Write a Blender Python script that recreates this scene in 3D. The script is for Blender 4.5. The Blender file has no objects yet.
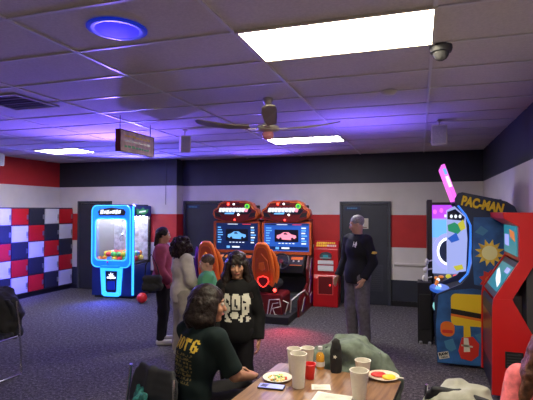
import bpy, math, random
import numpy as np
from mathutils import Vector, Matrix, noise
random.seed(7)
PI = math.pi
SC = bpy.context.scene
COL = SC.collection
H = 1.88            # camera height
CEIL = 3.02
WY = 9.55           # back wall
WX = 1.15           # right wall
LX = -8.38          # left wall

# ---------------------------------------------------------------- camera
def rotb(y, p, r):
    cy, sy, cp, sp = math.cos(y), math.sin(y), math.cos(p), math.sin(p)
    f = Vector((-sy*cp, cy*cp, sp)); ri = Vector((cy, sy, 0)); u = ri.cross(f)
    return f, ri*math.cos(r)+u*math.sin(r), -ri*math.sin(r)+u*math.cos(r)
CF, CR, CU = rotb(.316375, .0219014, .0015322)
FPX = 465.62
cam = bpy.data.objects.new('camera', bpy.data.cameras.new('camera'))
COL.objects.link(cam)
cam.data.sensor_width = 36; cam.data.lens = FPX*36/533
cam.data.clip_start = .05
m3 = Matrix((CR, CU, -CF)).transposed()
cam.matrix_world = Matrix.Translation((0, 0, H)) @ m3.to_4x4()
SC.camera = cam

# ---------------------------------------------------------------- materials
EM = .50
def mat(name, col, rough=.6, metal=0, emit=None, es=1, var=0, scale=30, spec=.5, bump=0, alpha=None):
    m = bpy.data.materials.new(name); m.use_nodes = True
    nt = m.node_tree; b = nt.nodes['Principled BSDF']
    b.inputs['Base Color'].default_value = (*col, 1)
    b.inputs['Roughness'].default_value = rough
    b.inputs['Metallic'].default_value = metal
    b.inputs['Specular IOR Level'].default_value = spec
    if emit:
        b.inputs['Emission Color'].default_value = (*emit, 1)
        b.inputs['Emission Strength'].default_value = es*EM
    if var or bump:
        tc = nt.nodes.new('ShaderNodeTexCoord')
        n = nt.nodes.new('ShaderNodeTexNoise'); n.inputs['Scale'].default_value = scale
        n.inputs['Detail'].default_value = 4
        nt.links.new(tc.outputs['Object'], n.inputs['Vector'])
        if var:
            mx = nt.nodes.new('ShaderNodeMix'); mx.data_type = 'RGBA'
            mx.inputs['A'].default_value = (*[c*(1-var) for c in col], 1)
            mx.inputs['B'].default_value = (*[min(1, c*(1+var)) for c in col], 1)
            cr = nt.nodes.new('ShaderNodeMapRange')
            cr.inputs['From Min'].default_value = .35; cr.inputs['From Max'].default_value = .65
            nt.links.new(n.outputs['Fac'], cr.inputs['Value'])
            nt.links.new(cr.outputs['Result'], mx.inputs['Factor'])
            nt.links.new(mx.outputs['Result'], b.inputs['Base Color'])
        if bump:
            bp = nt.nodes.new('ShaderNodeBump'); bp.inputs['Strength'].default_value = bump
            bp.inputs['Distance'].default_value = .01
            nt.links.new(n.outputs['Fac'], bp.inputs['Height'])
            nt.links.new(bp.outputs['Normal'], b.inputs['Normal'])
    return m
def glass(name, tint=(1, 1, 1), g=.08):
    m = bpy.data.materials.new(name); m.use_nodes = True
    nt = m.node_tree; nt.nodes.clear()
    o = nt.nodes.new('ShaderNodeOutputMaterial'); mx = nt.nodes.new('ShaderNodeMixShader')
    t = nt.nodes.new('ShaderNodeBsdfTransparent'); t.inputs[0].default_value = (*tint, 1)
    gl = nt.nodes.new('ShaderNodeBsdfGlossy'); gl.inputs['Roughness'].default_value = .05
    mx.inputs[0].default_value = g
    nt.links.new(t.outputs[0], mx.inputs[1]); nt.links.new(gl.outputs[0], mx.inputs[2])
    nt.links.new(mx.outputs[0], o.inputs[0]); return m

M = {}
M['carpet'] = mat('carpet', (.05, .046, .056), .95, spec=.1)
def carpet_nodes(m):
    nt = m.node_tree; b = nt.nodes['Principled BSDF']
    tc = nt.nodes.new('ShaderNodeTexCoord')
    n = nt.nodes.new('ShaderNodeTexNoise'); n.inputs['Scale'].default_value = 26; n.inputs['Detail'].default_value = 6
    n.inputs['Roughness'].default_value = .8
    v = nt.nodes.new('ShaderNodeTexNoise'); v.inputs['Scale'].default_value = 70; v.inputs['Detail'].default_value = 3
    for q in (n, v): nt.links.new(tc.outputs['Object'], q.inputs['Vector'])
    r = nt.nodes.new('ShaderNodeValToRGB')
    e = r.color_ramp.elements
    e[0].position = .33; e[0].color = (.036, .033, .036, 1)
    e[1].position = .68; e[1].color = (.25, .232, .235, 1)
    x = e.new(.5); x.color = (.092, .085, .090, 1)
    nt.links.new(n.outputs['Fac'], r.inputs[0])
    mx = nt.nodes.new('ShaderNodeMix'); mx.data_type = 'RGBA'; mx.blend_type = 'MULTIPLY'
    mr = nt.nodes.new('ShaderNodeMapRange'); mr.inputs['From Min'].default_value = .3; mr.inputs['From Max'].default_value = .7
    mr.inputs['To Min'].default_value = .45; mr.inputs['To Max'].default_value = 1.5
    nt.links.new(v.outputs['Fac'], mr.inputs['Value'])
    mx.inputs['Factor'].default_value = 1
    nt.links.new(r.outputs[0], mx.inputs['A']); nt.links.new(mr.outputs[0], mx.inputs['B'])
    nt.links.new(mx.outputs['Result'], b.inputs['Base Color'])
    bp = nt.nodes.new('ShaderNodeBump'); bp.inputs['Strength'].default_value = .5; bp.inputs['Distance'].default_value = .01
    nt.links.new(v.outputs['Fac'], bp.inputs['Height']); nt.links.new(bp.outputs['Normal'], b.inputs['Normal'])
carpet_nodes(M['carpet'])
M['tile'] = mat('ceiling_tile', (.62, .57, .57), .9, var=.06, scale=60, spec=.15, bump=.1)
M['grid'] = mat('ceiling_grid_metal', (.62, .60, .62), .35)
M['wall_white'] = mat('wall_white', (.66, .62, .57), .7, var=.04, scale=3)
M['wall_dark'] = mat('wall_dark', (.022, .026, .038), .6, var=.08, scale=4)
M['wall_red'] = mat('wall_red', (.50, .022, .02), .6, var=.06, scale=4)
M['door'] = mat('door_paint', (.030, .034, .042), .5, var=.08, scale=5)
M['doorframe'] = mat('door_frame_paint', (.045, .05, .06), .5)
M['black'] = mat('black_plastic', (.012, .012, .014), .4)
M['blackmatte'] = mat('black_matte', (.015, .015, .017), .8)
M['dkgrey'] = mat('dark_grey', (.05, .05, .055), .5)
M['grey'] = mat('grey', (.25, .25, .26), .5)
M['chrome'] = mat('chrome', (.7, .7, .7), .2, 1)
M['brass'] = mat('brass', (.50, .47, .38), .4, .3)
M['cream'] = mat('cream', (.62, .58, .48), .5)
M['white'] = mat('white_plastic', (.75, .75, .75), .4)
M['red'] = mat('red_paint', (.62, .012, .012), .35)
M['redplastic'] = mat('red_plastic', (.8, .03, .03), .3)
M['redk'] = mat('red_kiosk', (.50, .008, .012), .3)
M['yellow'] = mat('yellow', (.85, .62, .03), .5)
M['orange'] = mat('orange_shell', (.75, .16, .025), .3)
M['orange_dk'] = mat('dark_orange_shell', (.50, .09, .02), .35)
M['darkred'] = mat('dark_red_shell', (.14, .008, .01), .35)
M['purple'] = mat('purple_shell', (.12, .02, .30), .4)
M['lightpanel'] = mat('light_diffuser', (.9, .9, .85), .5, emit=(1, .90, .66), es=31)
M['lightpanel2'] = mat('light_diffuser_far', (.9, .9, .9), .5, emit=(1, .97, .93), es=28)
M['neonblue'] = mat('blue_neon', (.02, .2, .6), .3, emit=(.003, .10, 1), es=1.4)
M['neoncyan'] = mat('cyan_neon', (.1, .4, .8), .3, emit=(.02, .32, 1), es=1.9)
M['deepblue'] = mat('deep_blue_glow', (.01, .03, .3), .3, emit=(.005, .03, .7), es=.35)
M['blueshell'] = mat('blue_shell', (.01, .03, .22), .35)
M['glowwhite'] = mat('glow_white', (.9, .9, .95), .4, emit=(.85, .9, 1), es=1.6)
M['ledred'] = mat('red_led', (.9, .05, .05), .3, emit=(1, .03, .02), es=9)
M['ledwhite'] = mat('white_led', (.9, .9, .9), .3, emit=(1, .9, .8), es=4)
M['striplight'] = mat('strip_light', (.9, .9, .9), .3, emit=(.9, .93, 1), es=55)
M['ringred'] = mat('red_ring_light', (.9, .05, .05), .3, emit=(1, .03, .02), es=2.2)
M['blueglow'] = mat('blue_disc_glow', (.05, .05, .5), .5, emit=(.03, .025, .9), es=.8, var=.1)
M['steel'] = mat('steel', (.4, .4, .42), .35, .9)
M['lockerwhite'] = mat('locker_white', (.60, .60, .64), .35)
M['lockerred'] = mat('locker_red', (.55, .015, .02), .35)
M['lockerblack'] = mat('locker_black', (.028, .03, .045), .3)
M['lockerbody'] = mat('locker_body', (.04, .04, .06), .5)
M['wood'] = mat('table_wood', (.27, .155, .085), .35)
def wood_nodes(m):
    nt = m.node_tree; b = nt.nodes['Principled BSDF']
    tc = nt.nodes.new('ShaderNodeTexCoord'); mp = nt.nodes.new('ShaderNodeMapping')
    mp.inputs['Scale'].default_value = (22, 2.0, 2)
    n = nt.nodes.new('ShaderNodeTexNoise'); n.inputs['Scale'].default_value = 2.5; n.inputs['Detail'].default_value = 6
    r = nt.nodes.new('ShaderNodeValToRGB')
    r.color_ramp.elements[0].position = .3; r.color_ramp.elements[0].color = (.17, .085, .04, 1)
    r.color_ramp.elements[1].position = .7; r.color_ramp.elements[1].color = (.34, .19, .10, 1)
    nt.links.new(tc.outputs['Object'], mp.inputs[0]); nt.links.new(mp.outputs[0], n.inputs['Vector'])
    nt.links.new(n.outputs['Fac'], r.inputs[0]); nt.links.new(r.outputs[0], b.inputs['Base Color'])
wood_nodes(M['wood'])
M['signwood'] = mat('sign_wood', (.62, .43, .33), .6, var=.25, scale=12)
M['foam'] = mat('foam_cup', (.80, .76, .66), .6, var=.03, scale=80)
M['paper'] = mat('paper', (.80, .80, .72), .7)
M['print'] = mat('paper_print', (.45, .47, .45), .7)
M['plate'] = mat('paper_plate', (.85, .82, .70), .5)
M['glass'] = glass('clear_glass')
M['glassdark'] = glass('tinted_glass', (.55, .6, .7), .1)
M['juice'] = mat('juice', (.70, .33, .02), .15)
M['skin_l'] = mat('skin_light', (.50, .27, .19), .5, var=.05, scale=20)
M['skin_m'] = mat('skin_medium', (.42, .21, .13), .5, var=.05, scale=20)
M['skin_d'] = mat('skin_tan', (.30, .15, .095), .5, var=.05, scale=20)
M['lip'] = mat('lips', (.38, .10, .09), .4)
M['eyewhite'] = mat('eye_white', (.6, .58, .55), .2)
M['iris'] = mat('iris', (.02, .012, .008), .15)
M['hairdark'] = mat('hair_dark', (.016, .010, .009), .45, var=.5, scale=50, bump=.8, spec=.2)
M['haircurl'] = mat('hair_curly', (.018, .009, .010), .55, var=.6, scale=45, bump=1, spec=.2)
M['hairbrown'] = mat('hair_brown', (.11, .045, .022), .45, var=.5, scale=40, bump=.8)
M['hairgrey'] = mat('hair_grey', (.22, .21, .19), .5, var=.4, scale=60, bump=.8)
M['hairboy'] = mat('hair_boy', (.06, .03, .018), .5, var=.4, scale=60, bump=.8)
M['hoodie'] = mat('black_hoodie', (.007, .007, .008), .85, spec=.2)
M['print_cream'] = mat('shirt_print', (.62, .60, .50), .8)
M['tee'] = mat('dark_green_tee', (.008, .016, .017), .85, spec=.2)
M['teeyellow'] = mat('yellow_print', (.62, .42, .04), .8)
M['teeyellow2'] = mat('faded_yellow_print', (.13, .10, .03), .8)
M['polo'] = mat('black_polo', (.012, .012, .016), .8, spec=.2)
M['jeans'] = mat('grey_jeans', (.11, .10, .12), .85, var=.2, scale=20)
M['offwhite'] = mat('off_white_cloth', (.52, .47, .41), .85, var=.12, scale=12)
M['offwhite2'] = mat('off_white_trousers', (.33, .295, .26), .85, var=.15, scale=9)
M['maroon'] = mat('pink_maroon_cloth', (.33, .05, .09), .85, var=.15, scale=12)
M['blackpants'] = mat('black_pants', (.013, .012, .015), .8, spec=.2)
M['greentee'] = mat('green_tee', (.10, .38, .19), .85)
M['pinktop'] = mat('pink_top', (.75, .16, .18), .85, var=.25, scale=25)
M['jacket'] = mat('grey_green_jacket', (.13, .165, .135), .85, var=.3, scale=14, bump=.3)
M['jacket2'] = mat('beige_grey_jacket', (.36, .36, .31), .85, var=.1, scale=14, bump=.3)
M['teal'] = mat('teal_cloth', (.02, .16, .16), .8, var=.4, scale=40)
M['chairpad'] = mat('chair_pad', (.014, .015, .022), .7)
M['shoe'] = mat('shoe_dark', (.02, .018, .018), .6)
M['shoewhite'] = mat('shoe_white', (.6, .57, .55), .6)
M['artblue'] = mat('art_blue', (.025, .11, .33), .45, var=.35, scale=5)
M['artnavy'] = mat('art_navy', (.012, .025, .075), .45)
M['artlight'] = mat('art_light_blue', (.06, .22, .40), .45)
M['artyellow'] = mat('art_yellow', (.80, .55, .02), .45)
M['artgold'] = mat('art_gold', (.85, .50, .05), .45, var=.35, scale=12)
M['artpale'] = mat('art_pale_yellow', (.85, .75, .35), .45)
M['artred'] = mat('art_red', (.62, .03, .02), .45)
M['artorange'] = mat('art_orange', (.75, .17, .02), .45)
M['artblack'] = mat('art_black', (.01, .01, .012), .45)
M['artwhite'] = mat('art_white', (.7, .68, .6), .45)
M['artgreen'] = mat('art_green', (.08, .40, .12), .45)
def em(name, c, s=1): return mat(name, tuple(x*.3 for x in c), .3, emit=c, es=s)
M['s_blue'] = em('screen_blue', (.02, .10, .48), .9)
M['s_navy'] = em('screen_navy', (.006, .02, .10), .8)
M['s_cyan'] = em('screen_cyan', (.15, .45, .95), 1.0)
M['s_pink'] = em('screen_pink', (.95, .28, .40), 1.1)
M['s_white'] = em('screen_white', (.8, .88, 1), 1.1)
M['s_dark'] = em('screen_dark', (.004, .006, .02), .6)
M['s_purple'] = em('screen_purple', (.38, .05, .75), 1.3)
M['s_pinkpurple'] = em('screen_pink_purple', (.80, .12, .75), 1.3)
M['s_lav'] = em('screen_lavender', (.34, .36, .85), 1.0)
M['s_paleblue'] = em('screen_pale_blue', (.36, .42, .80), .85)
M['s_green'] = em('screen_green', (.03, .35, .16), .6)
M['s_yellow'] = em('screen_yellow', (.65, .6, .05), .7)
M['s_red'] = em('screen_red', (.9, .04, .03), 1.1)
M['s_lime'] = em('screen_lime', (.2, .8, .05), 1.0)
M['s_teal'] = em('screen_teal', (.03, .30, .38), .55)
M['s_orange'] = em('screen_orange', (.75, .22, .03), .7)

# ---------------------------------------------------------------- helpers
def tag(o, label=None, cat=None, group=None, kind=None):
    if label: o['label'] = label
    if cat: o['category'] = cat
    if group: o['group'] = group
    if kind: o['kind'] = kind
    return o
def empty(name, loc, rz=0, label=None, cat=None, group=None):
    o = bpy.data.objects.new(name, None); COL.objects.link(o)
    o.empty_display_size = .1
    o.location = loc; o.rotation_euler = (0, 0, rz)
    return tag(o, label, cat, group)
class MB:
    def __init__(s): s.v = []; s.f = []; s.m = []; s.mats = []; s.T = Matrix.Identity(4)
    def mi(s, m):
        m = M[m] if isinstance(m, str) else m
        if m not in s.mats: s.mats.append(m)
        return s.mats.index(m)
    def add(s, vs, fs, m, T=None):
        b = len(s.v); T = s.T @ T if T else s.T
        s.v += [tuple(T @ Vector(p)) for p in vs]
        k = s.mi(m)
        for f in fs: s.f.append([b+i for i in f]); s.m.append(k)
        return s
    def box(s, x0, x1, y0, y1, z0, z1, m, T=None):
        vs = [(x, y, z) for z in (z0, z1) for y in (y0, y1) for x in (x0, x1)]
        return s.add(vs, [(0, 2, 3, 1), (4, 5, 7, 6), (0, 1, 5, 4), (2, 6, 7, 3), (0, 4, 6, 2), (1, 3, 7, 5)], m, T)
    def prism(s, pts, a0, a1, axis, m, T=None):
        def P(p, a): return {'x': (a, p[0], p[1]), 'y': (p[0], a, p[1]), 'z': (p[0], p[1], a)}[axis]
        n = len(pts)
        vs = [P(p, a0) for p in pts]+[P(p, a1) for p in pts]
        fs = [list(range(n)), list(range(2*n-1, n-1, -1))]+[(i, i+n, (i+1) % n+n, (i+1) % n) for i in range(n)]
        return s.add(vs, fs, m, T)
    def lathe(s, prof, m, c=(0, 0, 0), n=24, T=None, caps=True):
        vs = []; fs = []
        for r, z in prof:
            for i in range(n):
                a = 2*PI*i/n; vs.append((c[0]+r*math.cos(a), c[1]+r*math.sin(a), c[2]+z))
        for k in range(len(prof)-1):
            for i in range(n):
                j = (i+1) % n; fs.append((k*n+i, k*n+j, (k+1)*n+j, (k+1)*n+i))
        if caps:
            if prof[0][0] > 1e-5: fs.append(list(range(n-1, -1, -1)))
            if prof[-1][0] > 1e-5: fs.append([(len(prof)-1)*n+i for i in range(n)])
        return s.add(vs, fs, m, T)
    def tube(s, pts, r, m, n=10, closed=False):
        pts = [Vector(p) for p in pts]; N = len(pts); vs = []; fs = []
        rs = r if isinstance(r, (list, tuple)) else [r]*N
        up = Vector((0, 0, 1)); prev = None
        for i, p in enumerate(pts):
            a = pts[(i-1) % N] if (closed or i > 0) else p; b = pts[(i+1) % N] if (closed or i < N-1) else p
            d = (b-a).normalized()
            if prev is None:
                x = d.cross(up if abs(d.z) < .9 else Vector((1, 0, 0))).normalized()
            else: x = (prev-d*prev.dot(d)).normalized()
            prev = x; y = d.cross(x)
            for k in range(n):
                t = 2*PI*k/n; vs.append(p+(x*math.cos(t)+y*math.sin(t))*rs[i])
        L = N if closed else N-1
        for i in range(L):
            for k in range(n):
                j = (i+1) % N; fs.append((i*n+k, i*n+(k+1) % n, j*n+(k+1) % n, j*n+k))
        if not closed: fs += [list(range(n-1, -1, -1)), [(N-1)*n+k for k in range(n)]]
        return s.add(vs, fs, m)
    def ball(s, c, r, m, n=16, sq=(1, 1, 1), T=None):
        prof = [(r*math.sin(PI*i/(n//2)), -r*math.cos(PI*i/(n//2))) for i in range(n//2+1)]
        prof[0] = (1e-6, -r); prof[-1] = (1e-6, r)
        b = len(s.v); s.lathe(prof, m, (0, 0, 0), n, (T or Matrix.Identity(4)) @ Matrix.Translation(c) @ Matrix.Diagonal((*sq, 1)), caps=False)
        return s
    def text(s, body, size, m, T, depth=.002, align='CENTER', bold=0.0):
        c = bpy.data.curves.new('t', 'FONT'); c.body = body; c.size = size; c.align_x = align; c.align_y = 'CENTER'
        c.extrude = depth; c.offset = bold
        o = bpy.data.objects.new('t', c); COL.objects.link(o)
        bpy.context.view_layer.update()
        me = bpy.data.meshes.new_from_object(o.evaluated_get(bpy.context.evaluated_depsgraph_get()))
        s.add([v.co[:] for v in me.vertices], [list(p.vertices) for p in me.polygons], m, T)
        bpy.data.objects.remove(o); bpy.data.curves.remove(c); bpy.data.meshes.remove(me)
        return s
    def build(s, name, parent=None, smooth=False, bevel=0, seg=2):
        me = bpy.data.meshes.new(name)
        me.from_pydata(s.v, [], s.f)
        for m in s.mats: me.materials.append(m)
        me.polygons.foreach_set('material_index', s.m)
        import bmesh
        bm = bmesh.new(); bm.from_mesh(me)
        bmesh.ops.recalc_face_normals(bm, faces=bm.faces); bm.to_mesh(me); bm.free()
        if smooth:
            me.polygons.foreach_set('use_smooth', [True]*len(me.polygons))
            me.set_sharp_from_angle(angle=math.radians(smooth if smooth > 1 else 40))
        me.update()
        o = bpy.data.objects.new(name, me); COL.objects.link(o)
        if parent: o.parent = parent
        if bevel:
            b = o.modifiers.new('bevel', 'BEVEL'); b.width = bevel; b.segments = seg; b.limit_method = 'ANGLE'
        return o
def struct(o): o['kind'] = 'structure'; return o
def rrect(x0, x1, z0, z1, r, n=6):
    pts = []
    for cx, cz, a0 in ((x1-r, z1-r, 0), (x0+r, z1-r, 90), (x0+r, z0+r, 180), (x1-r, z0+r, 270)):
        for i in range(n+1):
            a = math.radians(a0+90*i/n); pts.append((cx+r*math.cos(a), cz+r*math.sin(a)))
    return pts
def circ(cx, cz, rx, rz=None, n=24): return [(cx+rx*math.cos(2*PI*i/n), cz+(rz or rx)*math.sin(2*PI*i/n)) for i in range(n)]
def star(cx, cz, r0, r1, n=12, ph=0):
    return [(cx+(r0 if i % 2 else r1)*math.cos(PI*i/n+ph), cz+(r0 if i % 2 else r1)*math.sin(PI*i/n+ph)) for i in range(2*n)]
def ringprism(mb, outer, inner, a0, a1, axis, m):
    n = len(outer)
    for i in range(n):
        j = (i+1) % n; mb.prism([outer[i], outer[j], inner[j], inner[i]], a0, a1, axis, m)
    return mb
FRONT = Matrix.Rotation(PI/2, 4, 'X')     # text plane facing -Y

# ---------------------------------------------------------------- SDF people kit
class Sdf:
    def __init__(s, lo, hi, h):
        s.h = h; s.lo = np.array(lo, float)
        n = np.ceil((np.array(hi)-s.lo)/h).astype(int)+1
        s.n = n; s.D = np.full(n, .5, np.float32)
    def _sub(s, lo, hi):
        a = np.maximum(np.floor((lo-s.lo)/s.h).astype(int), 0); b = np.minimum(np.ceil((hi-s.lo)/s.h).astype(int)+1, s.n)
        if np.any(a >= b): return None
        sl = tuple(slice(a[i], b[i]) for i in range(3))
        g = [s.lo[i]+s.h*np.arange(a[i], b[i]) for i in range(3)]
        return sl, g[0][:, None, None], g[1][None, :, None], g[2][None, None, :]
    def _comb(s, sl, d, k, op):
        A = s.D[sl]
        if op == 'add':
            hh = np.maximum(k-np.abs(A-d), 0)/k; s.D[sl] = np.minimum(A, d)-hh*hh*k/4
        elif op == 'sub':
            d = -d; hh = np.maximum(k-np.abs(A-d), 0)/k; s.D[sl] = np.maximum(A, d)+hh*hh*k/4
    def cone(s, a, b, ra, rb=None, k=.02, op='add'):
        rb = ra if rb is None else rb
        a = np.array(a, float); b = np.array(b, float); R = max(ra, rb)+k+3*s.h
        r = s._sub(np.minimum(a, b)-R, np.maximum(a, b)+R)
        if r is None: return s
        sl, x, y, z = r; ba = b-a; L = max(ba@ba, 1e-9)
        t = np.clip(((x-a[0])*ba[0]+(y-a[1])*ba[1]+(z-a[2])*ba[2])/L, 0, 1)
        d = np.sqrt((x-a[0]-t*ba[0])**2+(y-a[1]-t*ba[1])**2+(z-a[2]-t*ba[2])**2)-(ra+(rb-ra)*t)
        s._comb(sl, d, k, op); return s
    def ell(s, c, r, R=None, k=.02, op='add'):
        c = np.array(c, float); r = np.array(r, float); m = r.max()+k+3*s.h
        q = s._sub(c-m, c+m)
        if q is None: return s
        sl, x, y, z = q; R = np.eye(3) if R is None else R
        x, y, z = x-c[0], y-c[1], z-c[2]
        p = [x*R[0, i]+y*R[1, i]+z*R[2, i] for i in range(3)]
        k0 = np.sqrt(sum((p[i]/r[i])**2 for i in range(3))); k1 = np.sqrt(sum((p[i]/r[i]**2)**2 for i in range(3)))
        d = k0*(k0-1)/np.maximum(k1, 1e-6)
        s._comb(sl, d, k, op); return s
    def cut(s, p, n):   # remove everything beyond plane
        p = np.array(p, float); n = np.array(n, float); n /= np.linalg.norm(n)
        g = [s.lo[i]+s.h*np.arange(s.n[i]) for i in range(3)]
        d = (g[0][:, None, None]-p[0])*n[0]+(g[1][None, :, None]-p[1])*n[1]+(g[2][None, None, :]-p[2])*n[2]
        s.D = np.maximum(s.D, d.astype(np.float32)); return s
    def cutnear(s, p, n, rad):
        p = np.array(p, float); n = np.array(n, float); n /= np.linalg.norm(n)
        q = s._sub(p-rad, p+rad)
        if q is None: return s
        sl, x, y, z = q
        d = (x-p[0])*n[0]+(y-p[1])*n[1]+(z-p[2])*n[2]
        ins = ((x-p[0])**2+(y-p[1])**2+(z-p[2])**2) < rad*rad
        s.D[sl] = np.where(ins, np.maximum(s.D[sl], d), s.D[sl]); return s
    def wrinkle(s, amp, f, seed=0):
        rs = np.random.RandomState(seed)
        g = [s.lo[i]+s.h*np.arange(s.n[i]) for i in range(3)]
        x, y, z = g[0][:, None, None], g[1][None, :, None], g[2][None, None, :]
        acc = 0
        for i in range(5):
            d = rs.randn(3); d /= np.linalg.norm(d); e = rs.randn(3)
            acc = acc+np.sin(f*(1+.5*i)*(d[0]*x+d[1]*y+d[2]*z)+e[0]*6+1.5*np.sin(f*.6*(e[1]*x+e[2]*y+e[0]*z)))/(1+.4*i)
        s.D = s.D+(amp*acc/2).astype(np.float32); return s
    def build(s, name, parent, m, paint=None, mats=None):
        D = s.D; h = s.h
        for ax in range(3):   # close at borders
            for e in (0, -1):
                ix = [slice(None)]*3; ix[ax] = e; D[tuple(ix)] = np.maximum(D[tuple(ix)], h*.5)
        neg = D < 0; nx, ny, nz = D.shape
        c8 = [(i, j, k) for i in (0, 1) for j in (0, 1) for k in (0, 1)]
        cnt = sum(neg[i:nx-1+i, j:ny-1+j, k:nz-1+k].astype(np.int8) for i, j, k in c8)
        act = np.argwhere((cnt > 0) & (cnt < 8))
        idx = np.full((nx-1, ny-1, nz-1), -1, np.int64); idx[tuple(act.T)] = np.arange(len(act))
        pos = np.zeros((len(act), 3)); num = np.zeros(len(act))
        for a in c8:
            for ax in range(3):
                if a[ax] == 1: continue
                b = list(a); b[ax] = 1
                A = D[act[:, 0]+a[0], act[:, 1]+a[1], act[:, 2]+a[2]]; B = D[act[:, 0]+b[0], act[:, 1]+b[1], act[:, 2]+b[2]]
                m_ = (A < 0) != (B < 0); t = np.where(m_, A/np.where(m_, A-B, 1), 0)
                p = np.tile(np.array(a, float), (len(act), 1)); p[:, ax] += t
                pos += p*m_[:, None]; num += m_
        V = (act+pos/num[:, None])*h+s.lo
        F = []
        for ax in range(3):
            u, v = [(1, 2), (2, 0), (0, 1)][ax]
            sl0 = [slice(1, -1)]*3; sl1 = [slice(1, -1)]*3; sl0[ax] = slice(0, -1); sl1[ax] = slice(1, None)
            a = neg[tuple(sl0)]; b = neg[tuple(sl1)]
            for flag, msk in ((0, a & ~b), (1, ~a & b)):
                e = np.argwhere(msk)
                if len(e) == 0: continue
                off = np.ones(3, int); off[ax] = 0; e = e+off
                q = []
                for du, dv in ((-1, -1), (0, -1), (0, 0), (-1, 0)):
                    c = e.copy(); c[:, u] += du; c[:, v] += dv; q.append(idx[c[:, 0], c[:, 1], c[:, 2]])
                q = np.stack(q, 1)
                F.append(q if flag == 0 else q[:, ::-1])
        F = np.concatenate(F)
        me = bpy.data.meshes.new(name)
        me.vertices.add(len(V)); me.vertices.foreach_set('co', V.astype(np.float32).ravel())
        me.loops.add(F.size); me.loops.foreach_set('vertex_index', F.astype(np.int32).ravel())
        me.polygons.add(len(F)); me.polygons.foreach_set('loop_start', np.arange(0, F.size, 4, dtype=np.int32))
        me.polygons.foreach_set('loop_total', np.full(len(F), 4, np.int32))
        me.polygons.foreach_set('use_smooth', np.ones(len(F), bool))
        me.materials.append(M[m])
        if paint:
            for q in mats: me.materials.append(M[q])
            cen = V[F].mean(1); me.polygons.foreach_set('material_index', paint(cen).astype(np.int32))
        me.update(); me.validate()
        o = bpy.data.objects.new(name, me); COL.objects.link(o)
        if parent: o.parent = parent
        return o

def nrm(v): v = np.array(v, float); return v/np.linalg.norm(v)
def euler(yaw=0, pitch=0, roll=0):   # head frame: columns = x(right of frame), y(back), z(up); faces -Y at rest
    return np.array((Matrix.Rotation(yaw, 3, 'Z') @ Matrix.Rotation(pitch, 3, 'X') @ Matrix.Rotation(roll, 3, 'Y')))

def hand(S, w, d, n, th, s=1.0, curl=.5):
    """w wrist, d finger direction, n palm normal (palm side), th thumb side"""
    w = np.array(w); d = nrm(d); th = nrm(np.array(th)-d*np.dot(th, d)); n = nrm(np.array(n)-d*np.dot(n, d)-th*np.dot(n, th))
    for i in range(4):
        o = (.027-.018*i)*s
        kn = w+d*(.088-.004*abs(i-1))*s+th*o
        S.cone(w+d*.015*s+th*o*.6, kn, .014*s, .0125*s, k=.012)
        L = [.072, .080, .075, .060][i]*s
        a1 = curl*.7; a2 = curl*1.8
        p1 = kn+(d*math.cos(a1)+n*math.sin(a1))*L*.52
        p2 = p1+(d*math.cos(a2)+n*math.sin(a2))*L*.48
        S.cone(kn, p1, .0095*s, .0085*s, k=.003); S.cone(p1, p2, .0085*s, .0068*s, k=.003)
    b = w+d*.025*s+th*.026*s
    t1 = b+(d*.75+th*.6+n*.25)*.036*s; t2 = t1+(d*.95+th*.15+n*.3)*.032*s
    S.cone(w+d*.012*s+th*.01*s, b, .014*s, .013*s, k=.01); S.cone(b, t1, .012*s, .0105*s, k=.006); S.cone(t1, t2, .010*s, .008*s, k=.003)

STAND = dict(pel=(0, 0, .94), waist=(0, 0, 1.08), chest=(0, .005, 1.29), neck=(0, .02, 1.475), head=(0, -.005, 1.635),
             shL=(.175, .01, 1.42), shR=(-.175, .01, 1.42), elL=(.225, .03, 1.13), elR=(-.225, .03, 1.13),
             wrL=(.235, -.04, .87), wrR=(-.235, -.04, .87),
             hipL=(.09, 0, .92), hipR=(-.09, 0, .92), knL=(.10, -.015, .50), knR=(-.10, -.015, .50),
             anL=(.105, .02, .085), anR=(-.105, .02, .085), toL=(.125, -.15, .03), toR=(-.125, -.15, .03))
def torso_frame(J):
    up = nrm(J['neck']-J['pel']); x = nrm((J['shL']-J['shR'])-up*np.dot(J['shL']-J['shR'], up)); y = np.cross(up, x)
    return np.stack([x, y, up], 1)
def torso(S, J, s, g=0., k=.05, w=1.0):
    R = torso_frame(J)
    hx = nrm(J['hipL']-J['hipR']); hr = np.stack([hx, nrm(np.cross((0, 0, 1), hx)), (0, 0, 1)], 1)
    S.ell(J['pel'], (.155*s*w+g, .115*s*w+g, .12*s+g), hr, k=k)
    S.ell(J['waist'], (.130*s*w+g, .098*s*w+g, .13*s+g), R, k=k)
    S.ell(J['chest'], (.150*s*w+g, .108*s*w+g, .175*s+g), R, k=k)
    S.cone(J['shL']-R[:, 0]*.015*s, J['shR']+R[:, 0]*.015*s, .052*s+g, k=k)
    S.cone(J['chest']+R[:, 2]*.12*s, J['neck'], .09*s+g*.6, .05*s+g*.6, k=k)
def arm(S, J, c, s, g=0., to=1.0, k=.03, w=1.0):
    a, b, d = J['sh'+c], J['el'+c], J['wr'+c]
    S.cone(a, b, .049*s*w+g, .038*s*w+g, k=k)
    if to > 0: S.cone(b, b+(d-b)*to, .038*s*w+g, (.038+(.025-.038)*to)*s*w+g, k=k*.6)
def leg(S, J, c, s, g=0., k=.03, w=1.0, gb=None):
    gb = g if gb is None else gb
    S.cone(J['hip'+c], J['kn'+c], .082*s*w+g, .053*s*w+(g+gb)/2, k=k*1.4)
    S.cone(J['kn'+c], J['an'+c], .053*s*w+(g+gb)/2, .036*s+gb, k=k)
def bounds(J, pad=.3):
    P = np.array(list(J.values())); return P.min(0)-pad, P.max(0)+pad

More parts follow.
